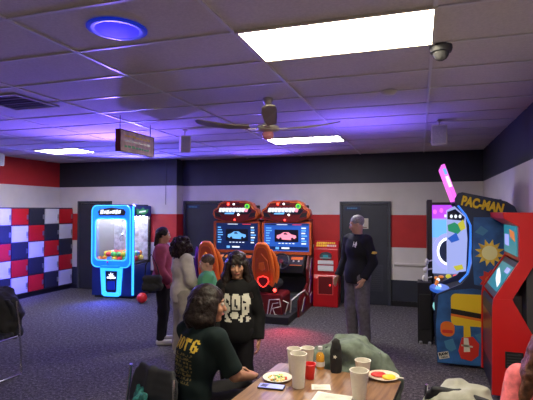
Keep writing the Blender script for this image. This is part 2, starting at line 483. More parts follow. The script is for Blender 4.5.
def person(label, loc, yaw, H_, pose=None, head=(0, 0, 0), skin='skin_m', top=None, bottom=None, shoes='shoe', hair=None,
           handdir=None, w=1.0, sleeve=1.0, topg=.016, h=.008, headscale=1.0, curl=.5, hem=None, botg=.014, paint=None, pmats=None, neckline=True, beard=False):
    s = H_/1.75
    t = empty('person', loc, yaw, label, 'person')
    J = {k: np.array(v, float) for k, v in STAND.items()}
    if pose: J.update({k: np.array(v, float) for k, v in pose.items()})
    J = {k: v*s for k, v in J.items()}
    hs = s*headscale
    HR = euler(*head); hc = J['head']
    hp = lambda x, y, z: hc+HR@(np.array((x, y, z))*hs)
    lo, hi = bounds(J, .26)
    S = Sdf(lo, hi, h)
    torso(S, J, s, w=w)
    for c in 'LR':
        arm(S, J, c, s, w=w); leg(S, J, c, s, w=w)
        S.cone(J['an'+c]+np.array((0, .0, -.03))*s, J['to'+c], .036*s, .028*s, k=.02)
        hd, hn, ht = (handdir or {}).get(c, (J['wr'+c]-J['el'+c], (1 if c == 'R' else -1, 0, 0), (0, -1, 0)))
        hand(S, J['wr'+c], hd, hn, ht, s, curl)
    S.cone(J['neck']-np.array((0, 0, .03))*s, hp(0, .02, -.05), .050*s, .050*hs, k=.03)
    # head
    S.ell(hp(0, .012, .03), np.array((.074, .092, .085))*hs, HR, k=.02)
    S.ell(hp(0, -.028, -.035), np.array((.056, .062, .078))*hs, HR, k=.03)
    S.ell(hp(0, -.070, -.092), np.array((.020, .018, .016))*hs, HR, k=.02)       # chin
    for q in (-1, 1):
        S.ell(hp(q*.036, -.070, -.025), np.array((.020, .018, .018))*hs, HR, k=.02)   # cheeks
        S.ell(hp(q*.031, -.092, .012), np.array((.017, .013, .011))*hs, HR, k=.010, op='sub')
        S.ell(hp(q*.074, .010, -.008), np.array((.010, .020, .031))*hs, HR, k=.006)    # ears
    S.cone(hp(0, -.082, .015), hp(0, -.104, -.027), .009*hs, .0135*hs, k=.010)    # nose
    S.ell(hp(0, -.078, .032), np.array((.045, .012, .010))*hs, HR, k=.014)        # brow ridge
    S.ell(hp(0, -.086, -.056), np.array((.024, .010, .010))*hs, HR, k=.01)
    body = S.build('body', t, skin)
    T4 = Matrix.Translation(Vector(hc)) @ Matrix(HR.tolist()).to_4x4()
    for q in (-1, 1):
        e = MB(); e.T = T4
        e.ball((q*.031*hs, -.080*hs, .012*hs), .0125*hs, 'eyewhite', 12)
        e.ball((q*.031*hs, -.0875*hs, .012*hs), .0068*hs, 'iris', 10)
        e.build('eye', t, smooth=60)
        b = MB(); b.T = T4
        b.tube([(q*x*hs, (y)*hs, z*hs) for x, y, z in ((.014, -.092, .029), (.030, -.093, .034), (.047, -.082, .029))], [.0025*hs, .0035*hs, .002*hs], 'hairdark' if not beard else 'hairgrey', 6)
        b.build('eyebrow', t, smooth=60)
    l = MB(); l.T = T4
    l.tube([(x*hs, y*hs, z*hs) for x, y, z in ((-.024, -.088, -.058), (-.010, -.0965, -.0565), (0, -.0975, -.058), (.010, -.0965, -.0565), (.024, -.088, -.058))], [.002*hs, .0055*hs, .0055*hs, .0055*hs, .002*hs], 'lip', 8)
    l.build('mouth', t, smooth=60)
    R = torso_frame(J)
    if bottom:
        S = Sdf(lo, hi, h)
        hx = nrm(J['hipL']-J['hipR']); hr = np.stack([hx, nrm(np.cross((0, 0, 1), hx)), (0, 0, 1)], 1)
        S.ell(J['pel'], (.158*s*w+botg, .118*s*w+botg, .12*s+botg), hr, k=.05)
        for c in 'LR': leg(S, J, c, s, botg, w=w, gb=botg*1.4)
        S.wrinkle(.004, 28, 3)
        for c in 'LR':
            S.cutnear(J['an'+c]+nrm(J['an'+c]-J['kn'+c])*.015*s, J['an'+c]-J['kn'+c], .09*s)
        S.build('trousers', t, bottom)
    if top:
        S = Sdf(lo, hi, h)
        torso(S, J, s, topg, w=w)
        for c in 'LR':
            if sleeve >= 1:
                arm(S, J, c, s, topg, 1.0, w=w); S.cutnear(J['wr'+c]-nrm(J['wr'+c]-J['el'+c])*.01*s, J['wr'+c]-J['el'+c], .075*s)
            else:
                e = J['sh'+c]+(J['el'+c]-J['sh'+c])*sleeve
                S.cone(J['sh'+c], e, .055*s+topg, .052*s+topg, k=.03)
                S.cutnear(e, J['el'+c]-J['sh'+c], .11*s)
        if hem: S.cone(J['pel']+R[:, 2]*.03, J['pel']-np.array((0, 0, hem))*s, .15*s*w, .15*s*w, k=.06)
        S.wrinkle(.005, 24, 5)
        S.cutnear(J['neck']+R[:, 2]*.022*s, R[:, 2], .085*s)
        S.cutnear(J['pel']-np.array((0, 0, .07+(hem or 0)))*s, (0, 0, -1), .24*s)
        S.build('top', t, top, paint and paint(J, R, s), pmats)
    for c in 'LR':
        if shoes:
            lo2 = np.minimum(J['an'+c], J['to'+c])-.12; hi2 = np.maximum(J['an'+c], J['to'+c])+.12
            S = Sdf(lo2, hi2, .007)
            heel = J['an'+c]+np.array((0, .015, -.045))*s
            S.cone(heel, J['to'+c]+np.array((0, -.01, .012))*s, .043*s, .040*s, k=.02)
            S.cone(J['an'+c], heel, .043*s, .043*s, k=.02)
            S.cut((0, 0, min(J['to'+c][2], heel[2])-.028*s), (0, 0, -1))
            S.build('shoe', t, shoes)
    if hair:
        S = Sdf(hc-.36, hc+np.array((.36, .36, .26)), .0065 if h < .01 else .008)
        hair(S, hp, HR, hs, J)
        S.build('hair', t, HAIRM[0])
    return t, J, hp, HR, hs
HAIRM = ['hairdark']

exec_parts = []
# ================================================================ SETTING
b = MB(); b.box(LX-.2, WX+.2, -4.2, WY+.2, -.1, 0, 'carpet'); struct(b.build('floor'))
b = MB(); b.box(LX-.2, WX+.2, -4.2, WY+.2, CEIL+.006, CEIL+.1, 'tile'); struct(b.build('ceiling'))
GX = [-1.126+1.22*i for i in range(-6, 3)]; GY = [2.754+.61*j for j in range(-11, 12)]
b = MB()
for x in GX:
    if LX < x < WX: b.box(x-.012, x+.012, -4, WY, CEIL-.004, CEIL+.006, 'grid')
for y in GY:
    if -4 < y < WY: b.box(LX, WX, y-.011, y+.011, CEIL-.003, CEIL+.0055, 'grid')
struct(b.build('trim_1'))
def bands(b, x0, x1, y0, y1, seq):
    z0 = 0
    for z1, m in seq:
        b.box(x0, x1, y0, y1, z0, z1, m); z0 = z1
BK = [(.51, 'wall_dark'), (1.15, 'wall_white'), (1.79, 'wall_red'), (2.43, 'wall_white'), (CEIL+.006, 'wall_dark')]
LF = [(.51, 'wall_dark'), (2.43, 'wall_white'), (CEIL+.006, 'wall_red')]
b = MB(); bands(b, -5.15, WX+.2, WY, WY+.2, BK); bands(b, LX-.2, -5.15, 9.27, WY+.2, BK); struct(b.build('wall_back'))
b = MB(); bands(b, LX-.2, LX, -4.2, 9.27, LF); struct(b.build('wall_left'))
b = MB(); bands(b, WX, WX+.2, -4.2, WY, BK[:1]+[(2.43, 'wall_white'), (CEIL+.006, 'wall_dark')]); struct(b.build('wall_right'))
b = MB(); bands(b, LX, WX, -4.2, -4.0, BK); struct(b.build('wall_front'))
b = MB(); b.box(-5.13, WX, WY-.012, WY, 0, .10, 'black'); b.box(LX, -5.13, 9.258, 9.27, 0, .10, 'black'); struct(b.build('baseboard_back'))
# chair rail between door and corner, conduit on wall
b = MB(); b.box(-.46, WX, WY-.03, WY, .80, .845, 'wall_white'); b.box(-5.13, -1.62, WY-.03, WY, .80, .845, 'wall_white'); struct(b.build('trim_2', bevel=.004))
b = MB(); b.tube([(-5.42, 9.26, 3.0), (-5.42, 9.26, 2.0)], .006, 'dkgrey'); struct(b.build('trim_3'))

def door(name, x0, x1, y, ztop, hinge=1, louver=False, sign=False, label=None):
    r = empty(name, (x0, y, 0)); r['kind'] = 'structure'
    W = x1-x0; f = .055
    b = MB(); b.box(0, f, -.05, 0, 0, ztop, 'doorframe'); b.box(W-f, W, -.05, 0, 0, ztop, 'doorframe'); b.box(f, W-f, -.05, 0, ztop-f, ztop, 'doorframe')
    b.build('door_frame', r, bevel=.006)
    b = MB(); b.box(f+.004, W-f-.004, -.028, -.002, .01, ztop-f-.004, 'door')
    if louver:
        b.box(.36, .86, -.034, -.028, .27, .80, 'doorframe')
        for k in range(12): b.box(.39, .83, -.044, -.034, .30+k*.041, .318+k*.041, 'door')
    b.build('door_leaf', r, bevel=.003)
    b = MB(); hx = f+.07 if hinge > 0 else W-f-.07
    b.tube([(hx, -.03, 1.0), (hx, -.085, 1.0), (hx+.10*hinge, -.085, 1.0)], .010, 'steel'); b.box(hx-.02, hx+.02, -.035, -.026, .93, 1.08, 'steel')
    b.build('door_handle', r, smooth=1)
    return r
d = door('door_1', -1.54, -.53, WY, 2.06, 1, louver=True)
d = door('door_2', -5.11, -4.15, WY, 2.09, -1)
d = door('door_3', -7.80, -6.85, 9.27, 2.09, -1)
# restroom-like pictogram plate and door plaques
t = empty('door_sign', (-1.065, WY-.030, 1.615), 0, 'small gold sign with a white standing figure on the dark door behind the man', 'sign')
b = MB(); b.box(-.10, .10, -.008, 0, -.105, .105, 'brass'); b.build('plate', t, bevel=.003)
b = MB(); b.prism(circ(0, .06, .014), -.011, -.008, 'y', 'white'); b.prism([(-.02, .04), (.02, .04), (.016, -.01), (.010, -.05), (-.010, -.05), (-.016, -.01)], -.011, -.008, 'y', 'white')
b.box(-.07, .07, -.011, -.008, -.085, -.072, 'darkred'); b.build('pictogram', t)
def plaque(x, y, z, lab):
    t = empty('door_plaque', (x, y, z), 0, lab, 'sign')
    b = MB(); b.box(-.16, .16, -.008, 0, -.04, .04, 'artnavy'); b.build('plate', t, bevel=.002)
    b = MB(); x = -.11
    for w in (.03, .022, .035, .026, .03, .02): b.box(x, x+w, -.010, -.008, -.012, .016, 'artlight'); x += w+.008
    b.build('lettering', t)
plaque(-1.28, WY-.030, 1.92, 'small dark plaque with pale lettering at top of the right door')
plaque(-4.86, WY-.030, 1.95, 'small dark plaque with pale lettering at top of the door behind the curly haired woman')

# ================================================================ ceiling things
def troffer(x0, y0, lab, m='lightpanel', nx=1.22, ny=.61, group=None):
    t = empty('ceiling_light', (x0+nx/2, y0+ny/2, CEIL), 0, lab, 'ceiling light', group)
    b = MB(); w = .02
    X, Y = nx/2-.012, ny/2-.011
    for a in ((-X, X, -Y, -Y+w), (-X, X, Y-w, Y), (-X, -X+w, -Y+w, Y-w), (X-w, X, -Y+w, Y-w)): b.box(*a, -.012, .004, 'cream')
    b.build('frame', t)
    b = MB(); b.box(-X+w, X-w, -Y+w, Y-w, -.008, .004, m); b.build('diffuser', t)
    return t
troffer(-1.126, 2.725, 'large warm white rectangular ceiling light nearest the camera, above the fan', nx=1.245, ny=.64)
troffer(-2.346, 7.02, 'bright rectangular ceiling light just behind the ceiling fan', 'lightpanel2')
troffer(-7.226+.22, 7.02, 'bright rectangular ceiling light at far left above the lockers', 'lightpanel2', nx=1.0)
troffer(-1.126, -1.516, 'unseen rectangular light panel added behind the camera')  # added unseen panel that lights the foreground
troffer(-6.006, -1.516, 'unseen rectangular light panel added out of frame at the left')  # another added panel out of view, brightens the room
b = MB()
t = empty('round_ceiling_fitting', (-1.80, 2.47, CEIL), 0, 'round ceiling fitting at the upper left, its blue light put into the material', 'ceiling light')  # blue light falling on this fitting is put into its material as glow
b = MB(); b.lathe([(.15, 0), (.185, 0), (.185, -.006), (.165, -.012), (.15, -.010)], 'deepblue', n=40); b.build('rim', t, smooth=1)
b = MB(); b.lathe([(1e-5, -.016), (.06, -.016), (.10, -.014), (.152, -.008), (.152, 0)], 'blueglow', n=40); b.build('lens', t, smooth=1)  # disc face with the blue light put in as emission
# vent
t = empty('ceiling_vent', (-4.05, 3.84, CEIL), 0, 'dark slatted air vent in the ceiling at the left edge', 'vent')
b = MB()
for a in ((-.30, .30, -.30, -.26), (-.30, .30, .26, .30), (-.30, -.26, -.26, .26), (.26, .30, -.26, .26)): b.box(*a, -.012, .004, 'steel')
b.build('frame', t, bevel=.003)
b = MB(); b.box(-.26, .26, -.26, .26, .0, .004, 'black'); b.build('backing', t)
for k in range(6):
    y = -.215+k*.086
    b = MB(); b.add([(-.255, y-.03, -.012), (.255, y-.03, -.012), (.255, y+.03, .0), (-.255, y+.03, .0), (-.255, y-.03, -.009), (.255, y-.03, -.009), (.255, y+.03, .003), (-.255, y+.03, .003)],
                    [(0, 1, 2, 3), (7, 6, 5, 4), (0, 4, 5, 1), (1, 5, 6, 2), (2, 6, 7, 3), (3, 7, 4, 0)], 'grey' if k % 2 else 'dkgrey'); b.build('slat', t)
# smoke detector
b = MB(); b.lathe([(.075, 0), (.075, -.012), (.06, -.028), (.02, -.034), (1e-5, -.034)], 'cream', (0, 0, 0), 28)
o = b.build('smoke_detector', smooth=1); o.location = (-.27, 4.57, CEIL); tag(o, 'flat round off-white detector on the ceiling between the fan and the dome camera', 'detector')
# dome camera
t = empty('dome_camera', (.15, 3.42, CEIL), 0, 'dark dome security camera beside the large ceiling light', 'camera')
b = MB(); b.lathe([(.075, 0), (.078, -.02), (.07, -.045), (.055, -.05)], 'dkgrey', n=28); b.build('housing', t, smooth=1)
b = MB(); b.lathe([(.055, -.05), (.052, -.07), (.036, -.092), (.015, -.103), (1e-5, -.105)], mat('dome', (.07, .07, .075), .1), n=28); b.build('dome', t, smooth=1)
# speakers
def speaker(x, y, z, rz, tilt, lab, w=.19, hh=.25, d=.14, arm_=.10):
    t = empty('wall_speaker', (x, y, z), rz, lab, 'speaker', None)
    T = Matrix.Rotation(tilt, 4, 'X')
    b = MB(); b.T = T; b.prism(rrect(-w/2, w/2, -hh/2, hh/2, .02), -d/2, d/2, 'y', 'cream'); b.build('cabinet', t, bevel=.004)
    b = MB(); b.T = T; b.prism(rrect(-w/2+.015, w/2-.015, -hh/2+.015, hh/2-.015, .015), -d/2-.006, -d/2, 'y', mat('grille', (.42, .40, .38), .7, var=.2, scale=150)); b.build('grille', t)
    b = MB(); b.tube([(0, .02, hh/2-.02), (0, .02, CEIL-z-.005)], .010, 'cream'); b.lathe([(.035, CEIL-z-.012), (.035, CEIL-z-.001)], 'cream', (0, .02, 0)); b.build('bracket', t, smooth=1)
speaker(.25, 6.25, 2.83, math.radians(-4), .05, 'white box speaker hanging from the ceiling at the right, near the marquee sign', arm_=.1)
speaker(-3.16, 5.92, 2.82, math.radians(38), .15, 'small white speaker hanging between the brown sign and the ceiling fan', .14, .24)
speaker(-7.75, 6.95, 2.86, math.radians(60), .15, 'white speaker at the left edge above the lockers', .18, .24)
# hanging sign
t = empty('hanging_sign', (-3.40, 5.07, 2.58), PI/2, 'brown rectangular board sign hanging on two rods from the ceiling', 'sign')
b = MB(); b.box(-.36, .36, -.03, .03, 0, .27, 'signwood')
for q in ((-.36, .36, -.036, .036, 0, .012), (-.36, .36, -.036, .036, .258, .27), (-.372, -.36, -.036, .036, 0, .27), (.36, .372, -.036, .036, 0, .27)): b.box(*q, 'darkred')
b.build('board', t, bevel=.002)
b = MB(); rr = random.Random(4)
for row, (z, mm) in enumerate(((.19, 'artgold'), (.13, 'brass'), (.06, 'artgreen'))):
    x = -.28
    while x < .24:
        w = rr.uniform(.03, .07); b.box(x, x+w, -.033, -.030, z, z+rr.uniform(.018, .035), mm); x += w+.015
b.build('lettering', t)
for x in (-.33, .33):
    b = MB(); b.tube([(x, 0, .27), (x, 0, CEIL-2.58-.003)], .005, 'dkgrey', 8); b.build('hanging_rod', t, smooth=1)
# fan
t = empty('ceiling_fan', (-1.46, 4.5, CEIL), 0, 'brass ceiling fan with grey-brown blades and small pink glass lamp', 'ceiling fan')
b = MB(); b.lathe([(.055, 0), (.055, -.02), (.035, -.06), (.018, -.07), (1e-5, -.07)], 'brass'); b.build('canopy', t, smooth=1)
b = MB(); b.lathe([(.012, -.06), (.012, -.20), (.03, -.21), (.045, -.25), (.03, -.27)], 'brass'); b.build('downrod', t, smooth=1)
b = MB(); b.lathe([(.03, -.25), (.06, -.27), (.11, -.285), (.12, -.305), (.11, -.33), (.07, -.345), (1e-5, -.345)], 'brass', n=32); b.build('motor', t, smooth=1)
b = MB(); b.lathe([(.05, -.345), (.062, -.37), (.055, -.40), (.03, -.42), (1e-5, -.425)], mat('pink_glass', (.55, .22, .25), .2, emit=(.8, .2, .25), es=.05)); b.build('lamp_shade', t, smooth=1)
for a in (14, 104, 194, 284):
    a = math.radians(a); T = Matrix.Rotation(a, 4, 'Z')
    br = MB(); br.T = T; br.prism([(.09, -.018), (.20, -.03), (.20, .03), (.09, .018)], -.318, -.310, 'z', 'brass')
    bl = MB(); bl.T = T @ Matrix.Rotation(math.radians(10), 4, 'X')
    pts = [(.18, -.045), (.40, -.062), (.62, -.070), (.70, -.06), (.735, -.02), (.735, .02), (.70, .06), (.62, .07), (.40, .062), (.18, .045)]
    bl.prism(pts, -.309, -.299, 'z', mat('fan_blade', (.26, .23, .20), .5))
    for i, v in enumerate(bl.v):
        rr_ = math.hypot(v[0], v[1]); bl.v[i] = (v[0], v[1], v[2]+max(0, rr_-.3)**1.5*.22)
    o = bl.build('blade', t); br.build('blade_bracket', o)

# ================================================================ lockers
seq = ['lockerwhite', 'lockerblack', 'lockerred']; word = ['white', 'black', 'red']
LW = .445; LY0 = 9.24-LW*7
bank = empty('locker_bank', (LX+.005, LY0, 0), 0, 'bank of red, white and black checkerboard lockers along the left wall', 'lockers')
fx = .44
b = MB(); b.box(0, fx-.03, 0, LW*7, .10, 1.93, 'lockerbody'); b.box(0, fx-.06, .01, LW*7-.01, 0, .10, 'black'); 
b.build('cabinet_body', bank)
names = ['top', 'second', 'middle', 'fourth', 'bottom']
for c in range(7):      # c=0 nearest; photo shows 2..6
    for r in range(5):
        k = (r-(c-2)) % 3
        y0 = c*LW+.014; y1 = (c+1)*LW-.014; z1 = 1.915-r*.36-.012; z0 = z1-.336
        b = MB(); b.prism([(y0, z0), (y1, z0), (y1, z1), (y0, z1)], fx-.03, fx-.006, 'x', seq[k])
        b.prism([(y0+.03, z0+.03), (y1-.03, z0+.03), (y1-.03, z1-.03), (y0+.03, z1-.03)], fx-.006, fx-.002, 'x', seq[k])
        o = b.build('locker_door', bank, bevel=.004); o['label'] = word[k]+' locker door'
        b = MB(); b.box(fx-.003, fx+.014, y1-.055, y1-.02, (z0+z1)/2-.06, (z0+z1)/2+.04, 'steel'); b.lathe([(.010, 0), (.010, .012)], 'dkgrey', (fx, y1-.037, (z0+z1)/2-.09), 12)
        b.build('latch', o, bevel=.003)

# ================================================================ claw machine
t = empty('claw_machine', (-6.72, 8.42, 0), math.radians(4.5), 'tall claw machine with blue neon front and lit window full of colourful balls', 'arcade machine')
W_, D_, HH = .98, .80, 2.0
b = MB()
b.box(0, W_, 0, D_, .05, .70, 'blueshell'); b.box(.04, W_-.04, .04, D_-.04, 0, .05, 'black')
b.box(0, W_, 0, D_, 1.74, HH-.03, 'blueshell')
b.box(0, .05, 0, D_, .70, 1.74, 'blueshell'); b.box(W_-.05, W_, 0, .06, .70, 1.74, 'blueshell'); b.box(W_-.05, W_, D_-.08, D_, .70, 1.74, 'black')
b.box(.05, W_-.05, D_-.04, D_, .70, 1.74, mat('claw_backdrop', (.45, .45, .52), .4, var=.4, scale=8)); b.box(.05, W_-.05, .05, D_-.04, .70, .76, 'dkgrey'); b.box(.05, .056, .06, D_-.04, .76, 1.74, 'grey')
b.box(.06, W_-.06, .04, D_-.04, HH-.03, HH, 'black')
b.build('cabinet_body', t, bevel=.008)
b = MB()   # neon surround of the front
o1 = rrect(.02, W_-.04, .66, HH-.02, .13); i1 = rrect(.10, W_-.12, .80, 1.70, .09)
ringprism(b, o1, i1, -.05, 0, 'y', 'neonblue')
b.build('neon_surround', t, bevel=.01)
b = MB()
ringprism(b, rrect(.095, W_-.115, .795, 1.705, .095), rrect(.115, W_-.135, .815, 1.685, .085), -.06, -.05, 'y', 'neoncyan')
ringprism(b, rrect(.015, W_-.035, .655, HH-.015, .135), rrect(.033, W_-.053, .673, HH-.033, .12), -.06, -.05, 'y', 'neoncyan')
b.build('neon_edge', t)
b = MB(); b.prism([(.20, 1.76), (.80, 1.76), (.83, 1.84), (.78, 1.90), (.50, 1.93), (.22, 1.90), (.17, 1.84)], -.068, -.050, 'y', 'black')
x = .23
for w, z0, z1 in ((.07, 1.79, 1.89), (.05, 1.80, 1.87), (.06, 1.79, 1.88), (.05, 1.80, 1.86), (.07, 1.80, 1.88), (.05, 1.79, 1.89), (.06, 1.80, 1.88)):
    b.prism([(x, z0), (x+w, z0+.005), (x+w+.012, z1), (x+.012, z1-.01)], -.074, -.066, 'y', 's_white'); x += w+.012
b.build('logo_panel', t)
b = MB()
ringprism(b, [(.22, .64), (.74, .64), (.70, .08), (.64, .04), (.32, .04), (.26, .08)], [(.33, .58), (.63, .58), (.61, .15), (.58, .12), (.38, .12), (.35, .15)], -.04, 0, 'y', 'neoncyan')
b.prism([(.33, .58), (.63, .58), (.61, .15), (.58, .12), (.38, .12), (.35, .15)], -.02, 0, 'y', 'artnavy')
b.build('prize_chute_surround', t, bevel=.005)
b = MB(); b.prism(star(.48, .475, .03, .075, 7), -.032, -.020, 'y', 'glowwhite'); b.box(.38, .58, -.030, -.020, .42, .455, 'glowwhite'); b.build('badge', t)
b = MB(); b.box(.39, .57, -.035, -.020, .18, .36, 'deepblue'); b.build('prize_door', t, bevel=.008)
b = MB(); b.box(.28, .70, -.14, -.0, .655, .70, 'neonblue'); b.build('control_shelf', t, bevel=.01)
b = MB(); b.tube([(.42, -.08, .70), (.42, -.08, .76)], .007, 'chrome'); b.ball((.42, -.08, .775), .02, 'redplastic', 12); b.build('joystick', t, smooth=1)
b = MB(); b.box(W_-.025, W_+.012, -.02, .02, .08, 1.96, 'neoncyan'); b.build('neon_strip', t, bevel=.004)
b = MB(); b.box(.055, W_-.05, .005, .012, .76, 1.74, 'glass'); b.build('front_window', t)
b = MB(); b.box(W_-.012, W_-.006, .06, D_-.08, .76, 1.74, 'glass'); b.build('side_window', t)
b = MB(); b.prism([(.14, 1.78), (.30, 1.80), (.42, 1.77), (.60, 1.82), (.66, 1.90), (.50, 1.88), (.40, 1.94), (.28, 1.88), (.12, 1.91)], W_, W_+.006, 'x', 's_green')
b.prism([(.22, 1.82), (.50, 1.84), (.52, 1.87), (.24, 1.85)], W_+.006, W_+.010, 'x', 's_white'); b.build('side_graphic', t)
b = MB(); b.box(.10, W_-.10, .10, .14, 1.715, 1.738, 'striplight'); b.box(.10, W_-.10, D_-.12, D_-.08, 1.715, 1.738, 'striplight'); b.build('light_strip', t)
b = MB(); b.box(.08, W_-.08, .36, .40, 1.68, 1.70, 'chrome'); b.box(.44, .52, .33, .43, 1.62, 1.69, 'grey'); b.tube([(.48, .38, 1.62), (.48, .38, 1.36)], .006, 'chrome')
b.lathe([(.03, 1.30), (.04, 1.33), (.02, 1.37)], 'chrome', (.48, .38, 0))
for k in range(3):
    a = 2*PI*k/3+.4; c, s_ = math.cos(a), math.sin(a)
    b.tube([(.48+.03*c, .38+.03*s_, 1.31), (.48+.08*c, .38+.08*s_, 1.26), (.48+.04*c, .38+.04*s_, 1.18)], .006, 'chrome', 8)
b.build('claw', t, smooth=1)
b = MB(); b.box(.55, .58, .60, .63, .76, 1.70, 'glowwhite'); b.build('lit_post', t)
ballc = {'orange': (.85, .25, .03), 'yellow': (.85, .7, .05), 'green': (.12, .6, .15), 'pink': (.85, .15, .30), 'red': (.8, .04, .04), 'blue': (.1, .3, .8), 'white': (.8, .8, .8)}
bm_ = {k: mat('ball_'+k, v, .35) for k, v in ballc.items()}
order = ['orange', 'yellow', 'green', 'red', 'pink', 'orange', 'yellow', 'white', 'green', 'orange', 'blue', 'yellow', 'red', 'green', 'orange', 'yellow', 'pink']
T0 = Matrix.Translation(t.location) @ Matrix.Rotation(math.radians(4.5), 4, 'Z')
proto = {}
k = 0; r_ = .058
spots = [(.12+.122*i+(.05 if j % 2 else 0), .085+.118*j, .762+r_) for j in range(6) for i in range(7) if .12+.122*i+(.05 if j % 2 else 0) < .88]
spots += [(.18+.122*i, .145+.118*j, .762+r_+.102) for j in range(5) for i in range(6) if (i*7+j*3) % 5 != 0]
spots = [p for p in spots if math.hypot(p[0]-.565, p[1]-.615) > .085]
for (x, y, z) in spots:
    c = order[(k*5+k//7) % len(order)]; k += 1
    if c not in proto:
        b = MB(); b.ball((0, 0, 0), r_, bm_[c], 20)
        b.lathe([(r_*.999, -.002), (r_*1.01, 0), (r_*.999, .002)], bm_[c], caps=False, n=20)
        o = b.build('prize_ball', smooth=60); proto[c] = o
    else: o = proto[c].copy(); COL.objects.link(o)
    o.location = T0 @ Vector((x, y, z)); o.rotation_euler = (random.random()*3, random.random()*3, 0)
    tag(o, c+' prize ball in the heap inside the claw machine', 'ball', c+' balls in the claw machine')
b = MB(); b.ball((0, 0, 0), .105, 'redplastic', 24); b.lathe([(.012, -.107), (.012, -.10)], 'darkred')
o = b.build('red_ball', smooth=60); o.location = (-5.33, 8.20, .105); tag(o, 'red ball lying on the carpet beside the claw machine', 'ball')

# ================================================================ racing games
def racing(x, y, left, lab):
    t = empty('racing_game', (x, y, 0), 0, lab, 'arcade machine')
    # monitor tower (local y: 0 at front of seat pedestal, screen at +1.0)
    ys = 1.05
    b = MB(); b.box(-.44, .44, ys+.03, ys+.42, 0, 1.70, 'darkred'); b.box(-.36, .36, ys+.08, ys+.40, 1.70, 1.98, 'blackmatte'); b.build('tower', t, bevel=.01)
    b = MB(); ringprism(b, rrect(-.50, .50, 1.02, 1.66, .03), rrect(-.455, .455, 1.08, 1.62, .012), ys-.03, ys+.03, 'y', 'orange_dk'); b.build('screen_bezel', t, bevel=.006)
    b = MB(); b.box(-.455, .455, ys+.0, ys+.03, 1.08, 1.62, 's_blue' if not left else 's_navy')
    y0, y1 = ys-.004, ys
    b.box(-.43, .43, y0, y1, 1.10, 1.17, 's_navy'); b.box(-.44, .44, y0, y1, 1.585, 1.61, 's_navy')
    b.box(-.24, .24, y0-.002, y0, 1.26, 1.50, 's_dark')
    car = [(-.20, 1.34), (-.14, 1.31), (.12, 1.30), (.20, 1.35), (.19, 1.39), (.10, 1.41), (.04, 1.45), (-.06, 1.45), (-.12, 1.41), (-.19, 1.39)]
    b.prism(car, y0-.005, y0-.002, 'y', 's_pink' if not left else 's_cyan')
    b.prism([(-.06, 1.405), (.03, 1.405), (.0, 1.435), (-.05, 1.435)], y0-.007, y0-.005, 'y', 's_dark')
    for cx in (-.12, .12): b.prism(circ(cx, 1.32, .028, n=14), y0-.007, y0-.005, 'y', 's_dark')
    rr = random.Random(3+left)
    for i in range(7):
        z = 1.22+i*.05
        b.box(-.42, -.42+rr.uniform(.06, .12), y0, y1, z, z+.02, 's_cyan'); b.box(.30, .30+rr.uniform(.06, .12), y0, y1, z, z+.024, 's_cyan' if i % 2 else 's_white')
    b.box(-.10, .06, y0-.004, y0, 1.125, 1.155, 's_white'); b.box(-.22, -.15, y0-.004, y0, 1.115, 1.16, 's_cyan')
    for i in range(5): b.box(-.16+i*.07, -.12+i*.07, y0-.004, y0, 1.225, 1.24, 's_white')
    b.box(-.2, .02, y0-.003, y0, 1.592, 1.604, 's_white'); b.box(.12, .30, y0-.003, y0, 1.592, 1.604, 's_red')
    b.build('screen', t)
    # marquee header
    hd = [(-.34, 1.68), (-.20, 1.64), (.20, 1.64), (.34, 1.68), (.45, 1.71), (.50, 1.80), (.47, 1.90), (.40, 1.93), (.36, 2.02), (.24, 2.07), (-.24, 2.07), (-.36, 2.02), (-.40, 1.93), (-.47, 1.90), (-.50, 1.80), (-.45, 1.71)]
    b = MB(); b.prism(hd, ys-.10, ys+.10, 'y', 'orange_dk'); b.build('marquee', t, bevel=.02, seg=3)
    b = MB(); b.prism([(p[0]*.93, (p[1]-1.86)*.9+1.86) for p in hd], ys-.112, ys-.10, 'y', 'darkred')
    for q in (-1, 1): b.prism([(q*.28, 1.73), (q*.42, 1.76), (q*.44, 1.84), (q*.34, 1.82)], ys-.122, ys-.110, 'y', 'artblack')
    for q in (-1, 1): b.tube([(q*.44, ys-.115, 1.76), (q*.46, ys-.115, 1.86), (q*.38, ys-.115, 1.91), (q*.30, ys-.115, 2.02), (q*.1, ys-.115, 2.035)], .008, 'artorange', 6)
    b.box(-.12, .10, ys-.118, ys-.11, 1.98, 2.01, 'artblack'); b.build('marquee_face', t)
    b = MB()
    b.prism([(-.36, 1.93), (.30, 1.93), (.37, 1.87), (.30, 1.80), (-.26, 1.80), (-.32, 1.84)], ys-.128, ys-.118, 'y', 's_dark')
    x = -.34
    for i in range(9):
        w = rr.uniform(.045, .075); sl = .02
        b.prism([(x, 1.845+.005*(i % 3)), (x+w*.8, 1.84), (x+w+sl, 1.92-.008*(i % 2)), (x+w+sl-.02, 1.925), (x+sl, 1.925)], ys-.134, ys-.126, 'y', 's_white' if i < 8 else 's_pink'); x += w+.006
    b.prism([(-.22, 1.80), (-.02, 1.80), (.0, 1.835), (-.2, 1.83)], ys-.134, ys-.126, 'y', 's_cyan')
    b.build('logo', t)
    b = MB(); b.prism(circ(.27, 1.955, .05), ys-.145, ys-.125, 'y', 's_lime'); b.prism(circ(.27, 1.955, .03), ys-.148, ys-.145, 'y', 's_green'); b.build('badge', t)
    for (lx, lz, mm, rad) in ((-.14, 2.0, 'ledred', .022), (-.02, 2.0, 'ledwhite', .018), (.08, 1.79, 'ledwhite', .020), (0, 1.69, 'ledred', .016)):
        b = MB(); b.ball((lx, ys-.125, lz), rad, mm, 12); b.build('marquee_light', t, smooth=60)
